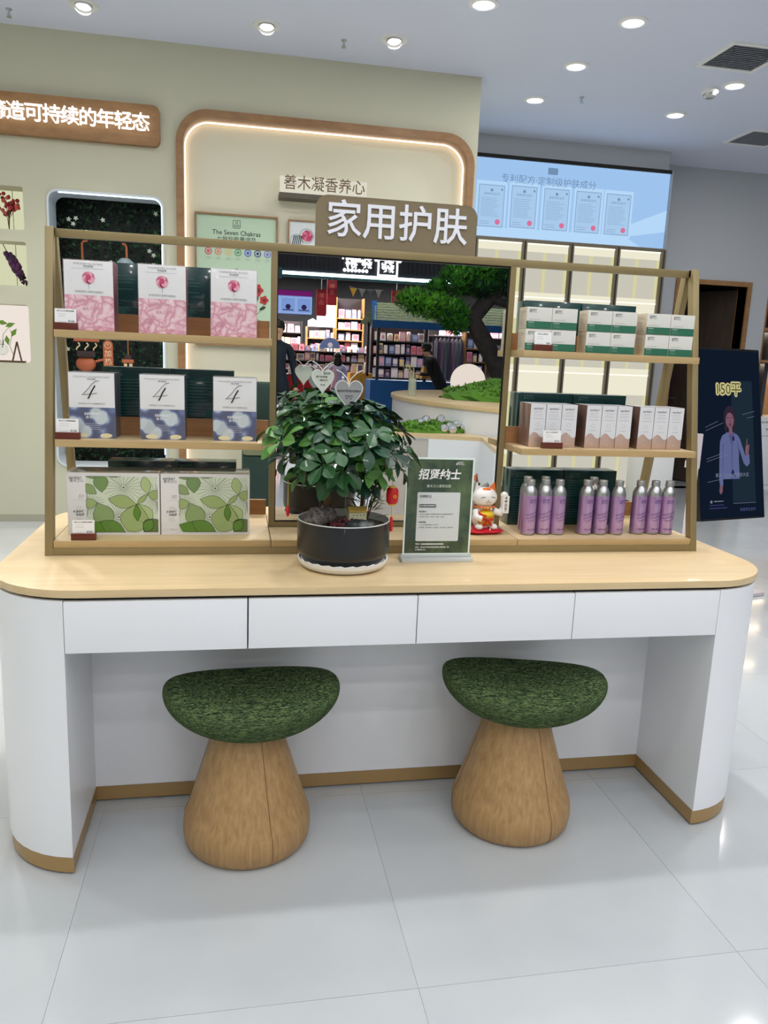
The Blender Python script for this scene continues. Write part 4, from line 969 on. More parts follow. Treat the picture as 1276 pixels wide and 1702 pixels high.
# plant pot ---------------------------------------------------------------
PC = V((.6825, .197, ZT+.0004))
t = pot = thing('potted_bonsai', 'bushy green umbrella-leaf bonsai in a wide black pot on a white saucer', 'plant', PC)
b = MB(); nS = 72
prof = [(.0, .0), (.098, 0), (.112, .006), (.120, .016)]
b.lathe(prof, WHITE2, nS, cap=False)
rim0 = len(b.v)-nS
vs = []; fs = []
for j, (r, z) in enumerate([(.120, .016), (.1225, .026), (.119, .027), (.116, .02), (.0, .014)]):
    for i in range(nS): vs.append((r*cos(2*pi*i/nS), r*sin(2*pi*i/nS), z+(.0018*sin(i*2*pi/nS*24) if j in (1, 2) else 0)))
for j in range(4):
    for i in range(nS): fs.append((j*nS+i, j*nS+(i+1) % nS, (j+1)*nS+(i+1) % nS, (j+1)*nS+i))
b.add(vs, fs, WHITE2); b.build('saucer', t)
PB_ = mat('pot_black', (26, 28, 32), rough=.35, coat=.15)
b = MB(); b.lathe([(0, .016), (.102, .016), (.107, .022), (.1165, .036), (.1225, .044), (.1245, .052), (.1245, .130)], PB_, 64, cap=False); b.build('pot', t)
b = MB(); b.lathe([(.1245, .130), (.1248, .1325), (.1215, .1325), (.1215, .122), (.1215, .11)], mat('pot_rim', (222, 226, 224), rough=.25), 64, cap=False); b.build('pot_rim', t)
SOIL = mat('dark_soil', (40, 32, 26), rough=.95, c2=(66, 54, 42), cs=60, bump=.6, bscale=150)
b = MB(); b.lathe([(.1213, .112), (.08, .116), (.03, .12), (0, .121)], SOIL, 40, cap=False); b.build('soil', t)
BRK = mat('bark', (120, 92, 62), rough=.85, c2=(84, 62, 42), cs=14, bump=.5, bscale=60)
b = MB(); b.tube([(-.045, -.01, .112), (-.047, -.01, .17), (-.04, 0, .22), (-.05, .0, .29)], [.013, .0105, .0095, .007], BRK, 10)
b.tube([(-.04, 0, .20), (-.015, -.01, .25), (.03, -.02, .31)], [.008, .006, .004], BRK, 8)
b.tube([(-.047, -.01, .2), (-.09, -.03, .24), (-.14, -.04, .29)], [.008, .006, .003], BRK, 8)
b.tube([(.045, .0, .112), (.05, 0, .2), (.06, 0, .28)], [.006, .005, .004], BRK, 8)
b.tube([(-.04, 0, .22), (0, .05, .28), (.02, .06, .34)], [.006, .005, .003], BRK, 8)
tr = b.build('trunk', t)
LV = [mat('leaf_green_%d' % i, c, rough=.36, coat=.12, c2=c2, cs=30) for i, (c, c2) in enumerate([((28, 70, 36), (44, 94, 46)), ((22, 58, 40), (36, 80, 52)), ((66, 116, 50), (96, 146, 64)), ((14, 42, 30), (26, 62, 40))])]
VEIN = mat('leaf_vein', (84, 132, 76), rough=.4)


def leaflet(m, ln, wd, droop, fold):
    bm = MB(); n = 8; vs = []
    for i in range(n+1):
        f = i/n; x = ln*f; w_ = wd*(.06, .18, .40, .68, .92, 1.0, .92, .62, 0.004)[i]*.5
        z = -droop*ln*f*f
        vs += [(x, -w_, z+fold*w_), (x, -.0007, z), (x, .0007, z), (x, w_, z+fold*w_)]
    fm = []; fv = []
    for i in range(n):
        a = i*4; fm += [(a, a+4, a+5, a+1), (a+2, a+6, a+7, a+3)]; fv += [(a+1, a+5, a+6, a+2)]
    bm.add(vs, fm, m); o = len(bm.v); bm.add(vs, fv, VEIN); return bm


LEAFM = [[leaflet(LV[c], 1, wd, dr, .28).mesh('leaf') for (wd, dr) in ((.54, .2), (.50, .42), (.58, .08))] for c in range(4)]
CC = V((-.012, .005, .318)); whorls = []
random.seed(11)


def crown_r(d):
    # half-axes of the crown: wide in x, lower on the right
    return 1/math.sqrt((d.x/.208)**2+(d.y/.15)**2+(d.z/(.125 if d.z > 0 else .085))**2)


k = 0; N = 108
for i in range(N):
    zz = 1-2*(i+.5)/N; ph = i*2.399963
    d = V((math.sqrt(1-zz*zz)*cos(ph), math.sqrt(1-zz*zz)*sin(ph), zz))
    if zz < -.82: continue
    rr__ = crown_r(d)*(random.uniform(.72, 1.0) if i % 3 else random.uniform(.45, .75))
    p = CC+d*rr__
    if p.x > .1 and p.z > .40: p.z -= .06
    whorls.append((p, d))
front = []; k = 0; rest = MB(); cnt = 0
stems = MB()
leafs = []
for (p, d) in whorls:
    up_ = (d+V((0, 0, .85))).normalized(); nl = random.choice((6, 7, 7, 8)); ln = random.uniform(.046, .064)
    q = up_.to_track_quat('Z', 'Y').to_matrix().to_4x4(); base = M.Translation(p) @ q
    c = 2 if (random.random() < .16 or (d.x < -.3 and d.y < 0 and random.random() < .4)) else random.choice((0, 0, 1, 1, 3))
    stems.tube([CC+(p-CC)*.35-V((0, 0, .03)), CC+(p-CC)*.8-V((0, 0, .015)), p], .0016, MATS['vine'], 5)
    for j in range(nl):
        a = 2*pi*j/nl+random.uniform(-.15, .15); el = random.uniform(-.05, .45)
        Mx = base @ M.Rotation(a, 4, 'Z') @ M.Rotation(-el, 4, 'Y') @ M.Rotation(random.uniform(-.3, .3), 4, 'X') @ M.Translation((.006, 0, 0)) @ M.Scale(ln*random.uniform(.85, 1.1), 4)
        vis = -(p.y)*1.0+.3*p.z+(.0 if p.y < 0 else -.2)
        leafs.append((vis+random.random()*.01, Mx, c, random.randrange(3)))
leafs.sort(key=lambda q: -q[0])
for (vis, Mx, c, v_) in leafs[:300]:
    o = bpy.data.objects.new('leaf', LEAFM[c][v_]); COL.objects.link(o); o.parent = pot; o.matrix_local = Mx
for (vis, Mx, c, v_) in leafs[300:]:
    me = LEAFM[c][v_]; rest.T = Mx; rest.add([tuple(v.co) for v in me.vertices], [tuple(p_.vertices) for p_ in me.polygons], LV[c])
rest.T = M.Identity(4); o = rest.build('leaf', pot); o['kind'] = 'stuff'
stems.build('leaf_stems', pot)
# narrow-leaved companion
b = MB(); NL = mat('narrow_leaf', (36, 74, 42), rough=.4); NL2 = mat('narrow_leaf2', (70, 110, 58), rough=.4)
comp = thing('seedling', 'narrow-leaved little shrub at the right side of the black pot', 'plant', PC+V((.062, .005, .118)))
for i in range(7):
    a = i*.9; b.tube([(0, 0, -.004), (.015*cos(a), .015*sin(a), .05), (.03*cos(a)+.01, .03*sin(a), .105)], .0015, BRK, 5)
b.build('stem', comp)
nl_ = MB(); nl_.add([(0, 0, 0), (.25, .07, .02), (.7, .075, .03), (1, 0, 0), (.7, -.075, .03), (.25, -.07, .02)], [(0, 5, 4, 3), (0, 3, 2, 1)], NL); nm1 = nl_.mesh('leaf')
nl_ = MB(); nl_.add([(0, 0, 0), (.25, .07, .02), (.7, .075, .03), (1, 0, 0), (.7, -.075, .03), (.25, -.07, .02)], [(0, 5, 4, 3), (0, 3, 2, 1)], NL2); nm2 = nl_.mesh('leaf')
for i in range(72):
    a = random.uniform(0, 6.28); z = random.uniform(.01, .11); r_ = random.uniform(.004, .03); el = random.uniform(-.2, .9)
    if sin(a) > .3 and random.random() < .4: a = -a
    o = bpy.data.objects.new('leaf', nm1 if i % 4 else nm2); COL.objects.link(o); o.parent = comp
    ln = random.uniform(.03, .05)
    o.matrix_local = M.Translation((r_*cos(a), r_*sin(a), z)) @ M.Rotation(a, 4, 'Z') @ M.Rotation(-el, 4, 'Y') @ M.Scale(ln, 4)


def rock(nm, l_, p, r, e, m, sd):
    bm = MB(); bm.sphere((0, 0, 0), r, m, 28, 18, e, f=lambda q: 1+.22*NZ.noise(q*2.3+V((sd, 0, 0)))+.12*NZ.noise(q*6+V((0, sd, 0)))+.06*NZ.noise(q*14)); o = bm.build(nm, loc=p, smooth=60); return tag(o, l_, 'rock')


RKG = mat('rock_grey', (128, 120, 116), rough=.9, c2=(58, 52, 52), cs=90, bump=.9, bscale=160)
rock('rock', 'rough pitted grey stone at the left of the black pot', PC+V((-.078, -.052, .140)), .030, (1.05, .9, .95), RKG, 3.1)
rock('rock', 'second pitted grey stone just right of the left stone', PC+V((-.052, -.035, .146)), .026, (1, .9, 1), RKG, 6.4)
rock('rock', 'dark grey veined flat stone at the front of the black pot', PC+V((.030, -.078, .128)), .036, (1.1, .7, .42), mat('rock_dark', (52, 58, 58), rough=.6, c2=(130, 138, 134), cs=24, contrast=(.5, .66), bump=.4), 9.2)
t = thing('succulent', 'small dark red succulent between the stones in the black pot', 'plant', PC+V((-.018, -.07, .124))); RDM = [mat('succ_red', (96, 28, 40), rough=.5), mat('succ_dark', (58, 22, 30), rough=.5)]
b = MB()
for i in range(90): p = V((random.gauss(0, .014), random.gauss(0, .010), abs(random.gauss(0, .010)))); b.sphere(p, random.uniform(.003, .0055), random.choice(RDM), 6, 4)
o = b.build('rosette', t); o['kind'] = 'stuff'
t = thing('toy_house', 'tiny cream cottage with yellow roof and arched door in the plant pot', 'ornament', PC+V((.030, -.030, .134)), rz=R(8))
b = MB(); HW = mat('house_wall', (216, 214, 176), rough=.6); HR_ = mat('house_roof', (196, 164, 82), rough=.6)
b.box(-.024, .024, -.012, .012, -.012, .022, HW); b.build('walls', t, bevel=.001)
b = MB(); b.prism([(-.016, .0215), (.016, .0215), (0, .036)], 'x', -.025, .025, HR_); b.build('roof', t, bevel=.001)
b = MB(); b.plate([rr(-.019, -.013, -.004, .007, .003, 4, rb=0)], -.0126, -.012, GAP)
for i in range(4): b.plate([circ(-.012+i*.0095, .0135, .0016, 6)], -.0126, -.012, GAP)
b.build('door_and_windows', t)


def heart(l_, top, sz, rz, mm, lines, tilt):
    t = thing('heart_card', l_, 'card', top, rz=rz)
    pts = []
    for i in range(40):
        a = 2*pi*i/40; pts.append((sz*16*sin(a)**3/17, sz*(13*cos(a)-5*cos(2*a)-2*cos(3*a)-cos(4*a))/14))
    pts = [(x, z*(1.12 if z < 0 else .9)) for x, z in pts][::-1]
    b = MB(); b.plate([pts], -.0012, .0012, mm)
    b.build('heart_plate', t, bevel=.0006)
    b = MB(); b.tube([(x*.93, -.0014, z*.93) for x, z in pts], .0008, mat('heart_line', (232, 236, 232), rough=.3), 5, closed=True); b.build('outline', t)
    b = MB()
    for i, (tx, x, z, s_) in enumerate(lines): b.text(tx, x, z, s_, INKD, -.0016, 'CENTER', bold=.01)
    b.build('lettering', t)
    b = MB()
    for k in (-1, 1): b.tube([(0, 0, sz*.5), (k*sz*.12, 0, sz*.85), (k*sz*.5, 0, sz*1.22), (k*sz*.85, 0, sz*1.38)], .001, mat('heart_line', (232, 236, 232)), 5)
    b.build('sprout', t)
    b = MB(); b.tube([(0, 0, -sz*1.25), (0, .005, -.12), (0, 0, -(top[2]-PC.z-.114))], .0014, mat('wire_green', (90, 110, 80)), 5); b.build('stake', t)
    return t


heart('large grey heart-shaped card standing nearer the camera above the leaves', PC+V((-.004, -.05, .470)), .040, R(4), mat('heart_grey', (150, 152, 154), rough=.3, coat=.3), [('我的世界因你而美好', 0, .002, .0068), ('♡♡', 0, -.014, .014)], 0)
heart('small pale heart-shaped card standing behind the larger one', PC+V((-.064, .02, .499)), .032, R(-8), mat('heart_pale', (206, 212, 202), rough=.3, coat=.3), [('遇见你', .01, .014, .0065), ('我们的幸福', -.003, .005, .006), ('一路花开', 0, -.004, .0065), ('love', 0, -.015, .007)], 0)
# ornaments hanging from the leaves
RED = mat('festive_red', (196, 22, 26), rough=.45); YEL = mat('festive_gold', (226, 176, 58), rough=.4, metal=.3)
t = thing('lantern_ornament', 'small red paper lantern with gold ends and red tassel hanging from the bonsai', 'ornament', PC+V((.118, -.062, .205)))
b = MB(); b.lathe([(.0115, -.021), (.0155, -.016), (.0165, 0), (.0155, .016), (.0115, .021)], RED, 20); b.build('lantern_body', t)
b = MB(); b.lathe([(.0095, .021), (.0095, .025)], YEL, 16); b.lathe([(.0095, -.025), (.0095, -.021)], YEL, 16); b.plate([circ(.004, 0, .005, 5), circ(.004, 0, .0025, 5)], -.0172, -.0165, YEL); b.build('gold_ring', t)
b = MB(); b.tube([(0, 0, .025), (0, .006, .062)], .0007, YEL, 5); b.tube([(0, 0, -.025), (0, 0, -.058)], .001, YEL, 5); b.build('cord', t)
b = MB(); b.lathe([(.0015, -.056), (.004, -.06), (.0045, -.09), (.004, -.096)], RED, 12); b.build('tassel', t)
t = thing('tassel_ornament', 'little red knot tassel on a yellow cord at the left side of the bonsai', 'ornament', PC+V((-.152, -.02, .165)))
b = MB(); b.tube([(0, 0, 0), (0, 0, .075)], .0012, mat('yellow_cord', (196, 180, 80)), 5); b.build('cord', t)
b = MB(); b.lathe([(.001, .004), (.004, 0), (.0055, -.008), (.004, -.02), (.0012, -.026)], RED, 10); b.build('tassel', t)

# lucky cat --------------------------------------------------------------------
t = thing('cat_figurine', 'white ceramic beckoning cat with gold bib on a red cushion beside the notice', 'figurine', (1.150, .425, ZTR), rz=R(6))
CW = mat('ceramic_white', (240, 238, 234), rough=.18, coat=.6); CO = mat('ceramic_orange', (226, 108, 30), rough=.2, coat=.6); CG = mat('ceramic_gold', (228, 160, 40), rough=.25, metal=.3, coat=.5); CY = mat('ceramic_yellow', (236, 204, 40), rough=.25, metal=.2)
CR = mat('cushion_red', (206, 20, 44), rough=.5)
b = MB(); b.sphere((0, 0, .009), .052, CR, 24, 10, (1.08, .8, .2), f=lambda q: 1+.28*abs(q.x*q.y)*2*(1-abs(q.z)))
b.build('cushion', t)
b = MB()
for i in range(26): a = i*.7; b.sphere((.047*cos(a)*1.05, .037*sin(a), .0135+.004*sin(i*2)), random.uniform(.002, .0036), mat('cushion_white', (240, 220, 222)), 6, 4)
o = b.build('cushion_flowers', t)
b = MB()
b.sphere((0, 0, .048), .037, CW, 24, 16, (1, .8, 1.05), f=lambda q: 1-.14*max(0, q.z)); b.sphere((0, -.002, .112), .036, CW, 24, 16, (1.12, .85, .88))
for s_ in (-1, 1): b.sphere((s_*.024, -.026, .024), .013, CW, 12, 8, (1, 1.2, .7))
b.tube([(.03, -.004, .07), (.052, -.008, .062), (.064, -.010, .082), (.062, -.010, .112)], [.012, .013, .012, .011], CW, 12); b.sphere((.062, -.011, .118), .0125, CW, 12, 8)
b.tube([(-.03, -.01, .07), (-.036, -.028, .055), (-.02, -.038, .05)], [.011, .011, .010], CW, 12)
b.build('body', t, smooth=60)
b = MB()
for s_ in (-1, 1): b.add([(s_*.036, -.002, .128), (s_*.012, -.002, .142), (s_*.030, -.004, .160), (s_*.024, .012, .134)], [(0, 1, 2), (1, 3, 2), (3, 0, 2), (0, 3, 1)] if s_ > 0 else [(0, 2, 1), (1, 2, 3), (3, 2, 0), (0, 1, 3)], CO if s_ > 0 else CW)
b.sphere((.0, -.010, .132), .016, CO, 12, 8, (1.3, .8, .7)); b.build('ear', t, smooth=60)
b = MB(); D_ = mat('ceramic_black', (24, 20, 20), rough=.3)
for x in (-.015, .015): b.tube([(x+.008*cos(a), -.0335+.003*abs(cos(a))+abs(x)*.06, .112+.005*sin(a)) for a in [pi*i/8 for i in range(9)]], .0008, D_, 5)
b.tube([(-.008, -.0335, .103), (-.004, -.0345, .100), (0, -.035, .104), (.004, -.0345, .100), (.008, -.0335, .103)], .0007, D_, 5); b.sphere((0, -.0345, .107), .0018, CO, 8, 5)
b.text('招财', 0, .02, .001, D_, 0); b.tube([(-.03, -.022, .16), (-.03, -.022, .152)], .003, D_, 6)
b.build('face', t)
b = MB(); b.tube([(.033*cos(a), -.002+.026*sin(a), .084) for a in [2*pi*i/20 for i in range(20)]], .003, CO, 6, closed=True); b.sphere((.0, -.029, .082), .0055, CG, 10, 7); b.build('collar_bell', t)
b = MB(); b.sphere((-.0, -.014, .05), .0305, CG, 20, 12, (1, .72, .92)); b.sphere((0, -.018, .060), .026, CY, 16, 10, (1, .75, .55)); b.build('gold_bag', t)
b = MB()
for s_ in (-1, 1): b.tube([(0, -.040, .048), (s_*.012, -.040, .053), (s_*.016, -.036, .047), (0, -.040, .046)], .0022, RED, 6); b.tube([(0, -.040, .046), (s_*.010, -.037, .034), (s_*.016, -.033, .026)], .0024, RED, 6)
b.tube([(-.03, -.022, .07), (-.018, -.034, .062), (-.006, -.038, .06)], .003, RED, 6); b.build('red_bow', t)
b = MB(); b.box(.052, .074, -.0235, -.0215, .064, .118, CW)
for i, ch in enumerate('千客万来'): b.text(ch, .063, .110-i*.0115, .0105, D_, -.0245, 'CENTER', bold=.02)
b.build('paw_plaque', t)

# ================================================================== stools
FAB = bpy.data.materials.new('green_boucle'); FAB.use_nodes = True
nt = FAB.node_tree; bs = nt.nodes['Principled BSDF']; bs.inputs['Roughness'].default_value = .95; bs.inputs['Specular IOR Level'].default_value = .15
tc = nt.nodes.new('ShaderNodeTexCoord'); mp = nt.nodes.new('ShaderNodeMapping'); mp.inputs['Scale'].default_value = (60, 160, 900); nz = nt.nodes.new('ShaderNodeTexNoise'); nz.inputs['Scale'].default_value = 1; nz.inputs['Detail'].default_value = 6; nz.inputs['Distortion'].default_value = 1.6
mp.inputs['Rotation'].default_value = (0, R(4), 0)
nt.links.new(tc.outputs['Object'], mp.inputs[0]); nt.links.new(mp.outputs[0], nz.inputs[0])
cr = nt.nodes.new('ShaderNodeValToRGB'); cr.color_ramp.elements[0].position = .40; cr.color_ramp.elements[1].position = .66
cr.color_ramp.elements[0].color = (*L((22, 36, 26)), 1); cr.color_ramp.elements[1].color = (*L((124, 142, 92)), 1); e3 = cr.color_ramp.elements.new(.5); e3.color = (*L((60, 80, 50)), 1)
bp = nt.nodes.new('ShaderNodeBump'); bp.inputs['Strength'].default_value = .6; bp.inputs['Distance'].default_value = .002
nt.links.new(nz.outputs[0], cr.inputs[0]); nt.links.new(cr.outputs[0], bs.inputs['Base Color']); nt.links.new(nz.outputs[0], bp.inputs['Height']); nt.links.new(bp.outputs[0], bs.inputs['Normal'])


def sgp(v, e): return math.copysign(abs(v)**e, v)


def stool(l_, x, y, rz, seat_z):
    t = thing('stool', l_, 'stool', (x, y, 0), rz=0)
    b = MB(); n = 48; vs = []; ks = [(.150, .0005), (.158, .004), (.168, .018), (.1715, .045), (.169, .075)]
    for i in range(1, 12):
        f = i/11; ks.append((.169+(.086-.169)*f**.92, .075+.262*f))
    b.lathe(ks, W_STOOL, n); b.build('oak_base', t, smooth=30)
    b = MB()
    for a in (-1.2, .9, 3.0):
        pts = [((r+.0004)*cos(a), (r+.0004)*sin(a), z) for r, z in ks[1:]]; b.tube(pts, .0007, mat('oak_seam', (120, 84, 48), rough=.7), 4)
    b.build('seam', t)
    b = MB(); b.lathe([(.1495, .0005), (.151, .0003), (.151, .004)], BLACK, n); b.build('glide_ring', t)
    b = MB(); nu, nv = 64, 28; vs = []; fs = []
    A, B = .231, .175
    for j in range(nv+1):
        ph = -pi/2+pi*j/nv
        for i in range(nu):
            th = 2*pi*i/nu; c_ = cos(ph)**.62 if cos(ph) > 1e-6 else 0
            X = A*sgp(cos(th), .88)*c_; Y = B*sgp(sin(th), .9)*c_
            u = X/A
            hz = .046 if ph > 0 else .076
            Z = hz*sgp(sin(ph), .85 if ph > 0 else 1.0)+.034*u*u
            if ph > 0: Z -= .020*(1-u*u)*(1-(Y/B)**2)
            vs.append((X, Y, Z))
    for j in range(nv):
        for i in range(nu): fs.append((j*nu+i, j*nu+(i+1) % nu, (j+1)*nu+(i+1) % nu, (j+1)*nu+i))
    b.add(vs, fs, FAB); s_ = b.build('seat', t, smooth=180, loc=(.012, .0, seat_z), rot=(0, 0, rz))
    bmm = bmesh.new(); bmm.from_mesh(s_.data); bmesh.ops.remove_doubles(bmm, verts=bmm.verts, dist=1e-4); bmm.to_mesh(s_.data); bmm.free()
    return t


stool('left green-seated mushroom stool with oak base under the desk', .430, .118, R(2), .400)
stool('right green-seated mushroom stool, its saddle seat turned slightly, under the desk', 1.187, .118, R(-14), .400)

# ================================================================== behind the camera: what the mirror shows
FABK = mat('fascia_navy', (9, 11, 24), rough=.5); DKW = mat('mall_dark', (8, 8, 13), rough=.8)
b = MB(); b.box(-9, 16, -21, YF, 5.4, 5.5, DKW); o = b.build('ceiling_mall'); tag(o, kind='structure')
b = MB(); b.box(-9, 16, -15.1, -14.95, 3.13, 5.4, FABK)
for i in range(120): b.box(-3+i*.1, -2.97+i*.1, -14.95, -14.93, 3.2, 5.4, FABK)
o = b.build('wall_shopfront', smooth=0); tag(o, kind='structure')
b = MB(); b.box(-9, 16, -20.2, -20, 0, 5.4, DKW); b.box(-9, 16, -20, -15.1, 3.55, 3.6, DKW); b.box(-9, -8.9, -21, YF, 0, 5.4, DKW); b.box(16, 16.1, -21, YF, 0, 5.4, DKW); o = b.build('wall_far'); tag(o, kind='structure')
b = MB(); b.box(-9, 16, -20, YF-.02, -.001, .0, mat('mall_floor', (120, 118, 122), rough=.25)); o = b.build('floor_mall'); tag(o, kind='structure')
for x in (-1, 2, 5, 8):
    lamp('shop_light', (x, -16.0, 3.5), 420, 1.2, (1, .95, .92))
    lamp('shop_light', (x, -18.0, 3.5), 200, 1.2, (1, .95, .92))
for x in (0, 3, 6): lamp('mall_light', (x, -12.2, 5.3), 60, .8, (1, .97, .95))
t = thing('light_tube', 'long cold white light tube along the fascia of the shop seen in the mirror', 'lamp', (0, -14.9, 3.07))
b = MB(); b.tube([(1.38, 0, 0), (3.9, 0, 0), (8.5, 0, 0)], .035, emis('tube_cold', (205, 250, 255), 5), 8); b.build('tube', t); b = MB(); b.box(1.2, 1.38, -.06, .06, -.12, .1, mat('teal_box', (30, 74, 78))); b.box(1.38, 8.5, -.05, .02, -.09, -.045, MATS['teal_box']); b.build('housing', t)
t = thing('shop_sign', 'glowing white shop lettering and house-shaped emblem reversed in the mirror', 'sign', (3.2, -14.9, 3.35))
GW = emis('sign_glow', (255, 255, 255), 3.5)
b = MB(); b.text('杂物社', -.21, .0, .27, GW, .03, 'CENTER', bold=.035, flip=True, sx=.9)
b.text('●●●●●●●', -.21, -.16, .095, GW, .03, 'CENTER', bold=.02, flip=True, sx=.95); b.build('letters', t)
b = MB(); x0, x1 = .28, .74
b.plate([rect(x0, x1, -.24, .10), rect(x0+.035, x1-.035, -.205, .10)], .02, .05, GW); b.text('杂', .51, -.05, .30, GW, .03, 'CENTER', bold=.03, flip=True)
for i in range(7): a = pi*i/6; b.plate([circ(.51+.27*cos(a), .10+.08*sin(a), .035, 8)], .02, .05, GW)
b.build('emblem', t)
t = thing('wall_screen', 'blue comic-strip screen with purple header hanging at the left in the mirror', 'screen', (1.55, -15.4, 2.2))
b = MB(); b.box(-.55, .55, -.05, 0, .0, .55, BLACK); b.build('housing', t)
b = MB(); b.box(-.54, .54, 0, .004, .42, .54, emis('purple_head', (112, 30, 104), 1)); b.box(-.54, .54, 0, .004, .02, .42, emis('comic_blue', (130, 160, 222), 1))
for x in (-.36, 0, .36): b.plate([rect(x-.17, x+.17, .05, .39), rect(x-.16, x+.16, .06, .38)], .004, .006, emis('comic_light', (190, 206, 240), 1)); b.plate([circ(x, .18, .06, 10)], .004, .006, emis('comic_dark', (50, 40, 80), 1)); b.plate([rect(x-.12, x+.12, .1, .12)], .006, .008, MATS['comic_dark'])
b.build('screen_image', t)
BN = mat('banner_red', (150, 20, 34), rough=.6)
for (x, y, z0, z1, l_) in ((2.28, -15.2, 2.2, 2.78, 'left red hanging banner in the shop'), (2.52, -15.25, 2.45, 3.0, 'second red hanging banner, higher than the first'), (4.0, -15.2, 2.33, 2.85, 'red hanging banner above the stall roof')):
    t = thing('hanging_banner', l_, 'banner', (x, y, z0), group='red shop banners'); b = MB(); b.box(-.11, .11, -.01, .01, 0, z1-z0, BN); b.build('cloth', t); b = MB(); b.text('新', 0, (z1-z0)*.75, .12, mat('banner_text', (206, 110, 96)), .012, 'CENTER', flip=True); b.text('品', 0, (z1-z0)*.5, .12, MATS['banner_text'], .012, 'CENTER', flip=True); b.build('lettering', t); b = MB(); b.tube([(0, 0, z1-z0), (0, 0, 3.5-z0)], .006, INKL, 5); b.build('cord', t)
b = MB(); b.box(-.16, .16, -.012, .012, 0, .005, FABK); t = thing('pennant_string', 'yellow and grey triangular pennants on a string in the shop', 'pennant', (3.2, -15.2, 2.78)); b = MB(); b.tube([(-.3, 0, .1), (0, 0, .04), (.5, 0, .06)], .004, INKL, 5); b.build('string', t)
for i, (x, c) in enumerate(((-.2, (230, 170, 50)), (0, (150, 140, 130)), (.2, (90, 90, 96)), (.38, (160, 150, 140)))): b = MB(); b.add([(x-.08, 0, .07), (x+.08, 0, .06), (x, 0, -.12)], [(0, 1, 2)], mat('pennant_%d' % i, c)); b.build('pennant', t)

GC = [mat('goods_%d' % i, c, rough=.5) for i, c in enumerate([(236, 170, 186), (242, 210, 214), (245, 236, 232), (214, 110, 120), (170, 186, 220), (240, 216, 160), (110, 110, 140), (226, 150, 166), (250, 244, 240), (160, 130, 130), (214, 198, 222), (232, 206, 190)])]
random.seed(5)


def pack_mesh(kind, c1, c2):
    """three recognisable kinds of packaging: window box, pouch with header, tub"""
    b = MB()
    if kind == 0:
        b.box(-.5, .5, -.3, .3, 0, 1, c1); b.plate([rr(-.38, .38, .28, .86, .1, 3)], .3, .315, c2); b.box(-.35, .35, .3, .312, .08, .18, c2)
    elif kind == 1:
        b.hull([(-.5, -.12, 0), (.5, -.12, 0), (.5, .12, 0), (-.5, .12, 0)], [(-.42, -.02, 1), (.42, -.02, 1), (.42, .02, 1), (-.42, .02, 1)], c1); b.plate([circ(0, .45, .24, 10)], .09, .11, c2); b.box(-.42, .42, -.02, .03, .86, 1.0, c2)
    else:
        b.lathe([(.36, 0), (.42, .05), (.42, .7), (.38, .75)], c1, 12); b.lathe([(.4, .75), (.4, .95), (.3, 1.0)], c2, 12)
    return b.mesh('package', smooth=30)


PK_M = [pack_mesh(random.choice((0, 0, 1, 2)), random.choice(GC), random.choice(GC)) for _ in range(26)]
ORD = 'first second third fourth fifth sixth seventh eighth ninth tenth eleventh twelfth thirteenth fourteenth fifteenth sixteenth seventeenth eighteenth nineteenth twentieth twenty-first twenty-second twenty-third twenty-fourth'.split()
TIER = {}


def goods(x0, x1, y, z, hmin, hmax, label, group, wmin=.1, wmax=.18, cols=None):
    x = x0; k = 0; TIER[group] = TIER.get(group, 0)+1; tier = ORD[TIER[group]-1]
    while x < x1-.05:
        w_ = min(random.uniform(wmin, wmax), x1-x); h = random.uniform(hmin, hmax)
        o = bpy.data.objects.new('package', random.choice(PK_M)); COL.objects.link(o)
        o.location = (x+w_/2, y+random.uniform(-.02, .02), z+.001); o.scale = (w_*.92, .16, h); tag(o, '%s, %s from the left on level %s from below' % (label, ORD[k], tier), 'package', group); k += 1
        x += w_+.008


def shelfunit(name, label, x0, x1, y, levels, top, m, depth=.3, back=None):
    t = thing(name, label, 'shelf', ((x0+x1)/2, y, 0)); W = (x1-x0)/2
    b = MB(); b.box(-W-.03, -W, -depth/2, depth/2, 0, top, m); b.build('side_panel', t); b = MB(); b.box(W, W+.03, -depth/2, depth/2, 0, top, m); b.build('side_panel', t)
    b = MB(); b.box(-W, W, -depth/2, -depth/2+.02, .02, top, back or m); b.build('back_panel', t)
    for z in levels: b = MB(); b.box(-W, W, -depth/2+.02, depth/2, z-.025, z, m); b.build('shelf', t)
    return t


SHW = wood('shop_wood', (170, 124, 74), (140, 98, 54), (2, 2, 6), 4); SHD = mat('shop_dark_metal', (44, 36, 38), rough=.5)
shelfunit('wooden_shelf_unit', 'tall wooden shelf of toy boxes in the mirrored shop', 2.85, 3.5, -17.0, [1.45, 1.72, 1.99, 2.26], 2.75, SHW, back=SHD)
for z in (1.45, 1.72, 1.99, 2.26): goods(2.89, 3.46, -16.95, z, .15, .22, 'toy package of the tall shelf', 'packages on the tall wooden shelf', .13, .18)
shelfunit('wooden_shelf_unit', 'wooden shelf under the pastel skyline board in the mirrored shop', 2.13, 2.78, -17.0, [1.45, 1.75], 2.02, SHW, back=SHD)
for z in (1.45, 1.75): goods(2.18, 2.8, -16.95, z, .14, .22, 'package under the skyline board', 'packages below the skyline board', .1, .16)
t = thing('skyline_board', 'pastel blue and yellow city skyline cut-out standing on the shop shelf', 'board', (2.48, -16.95, 2.022)); b = MB()
b.plate([[(-.34, 0), (.34, 0), (.34, .62), (.12, .62), (.12, .3), (.02, .36), (-.12, .3), (-.12, .14), (-.22, .2), (-.34, .14)]], -.02, .02, mat('pastel_board', (176, 206, 236), rough=.6, c2=(244, 222, 150), cs=2.2, contrast=(.45, .6))); b.build('cutout', t)
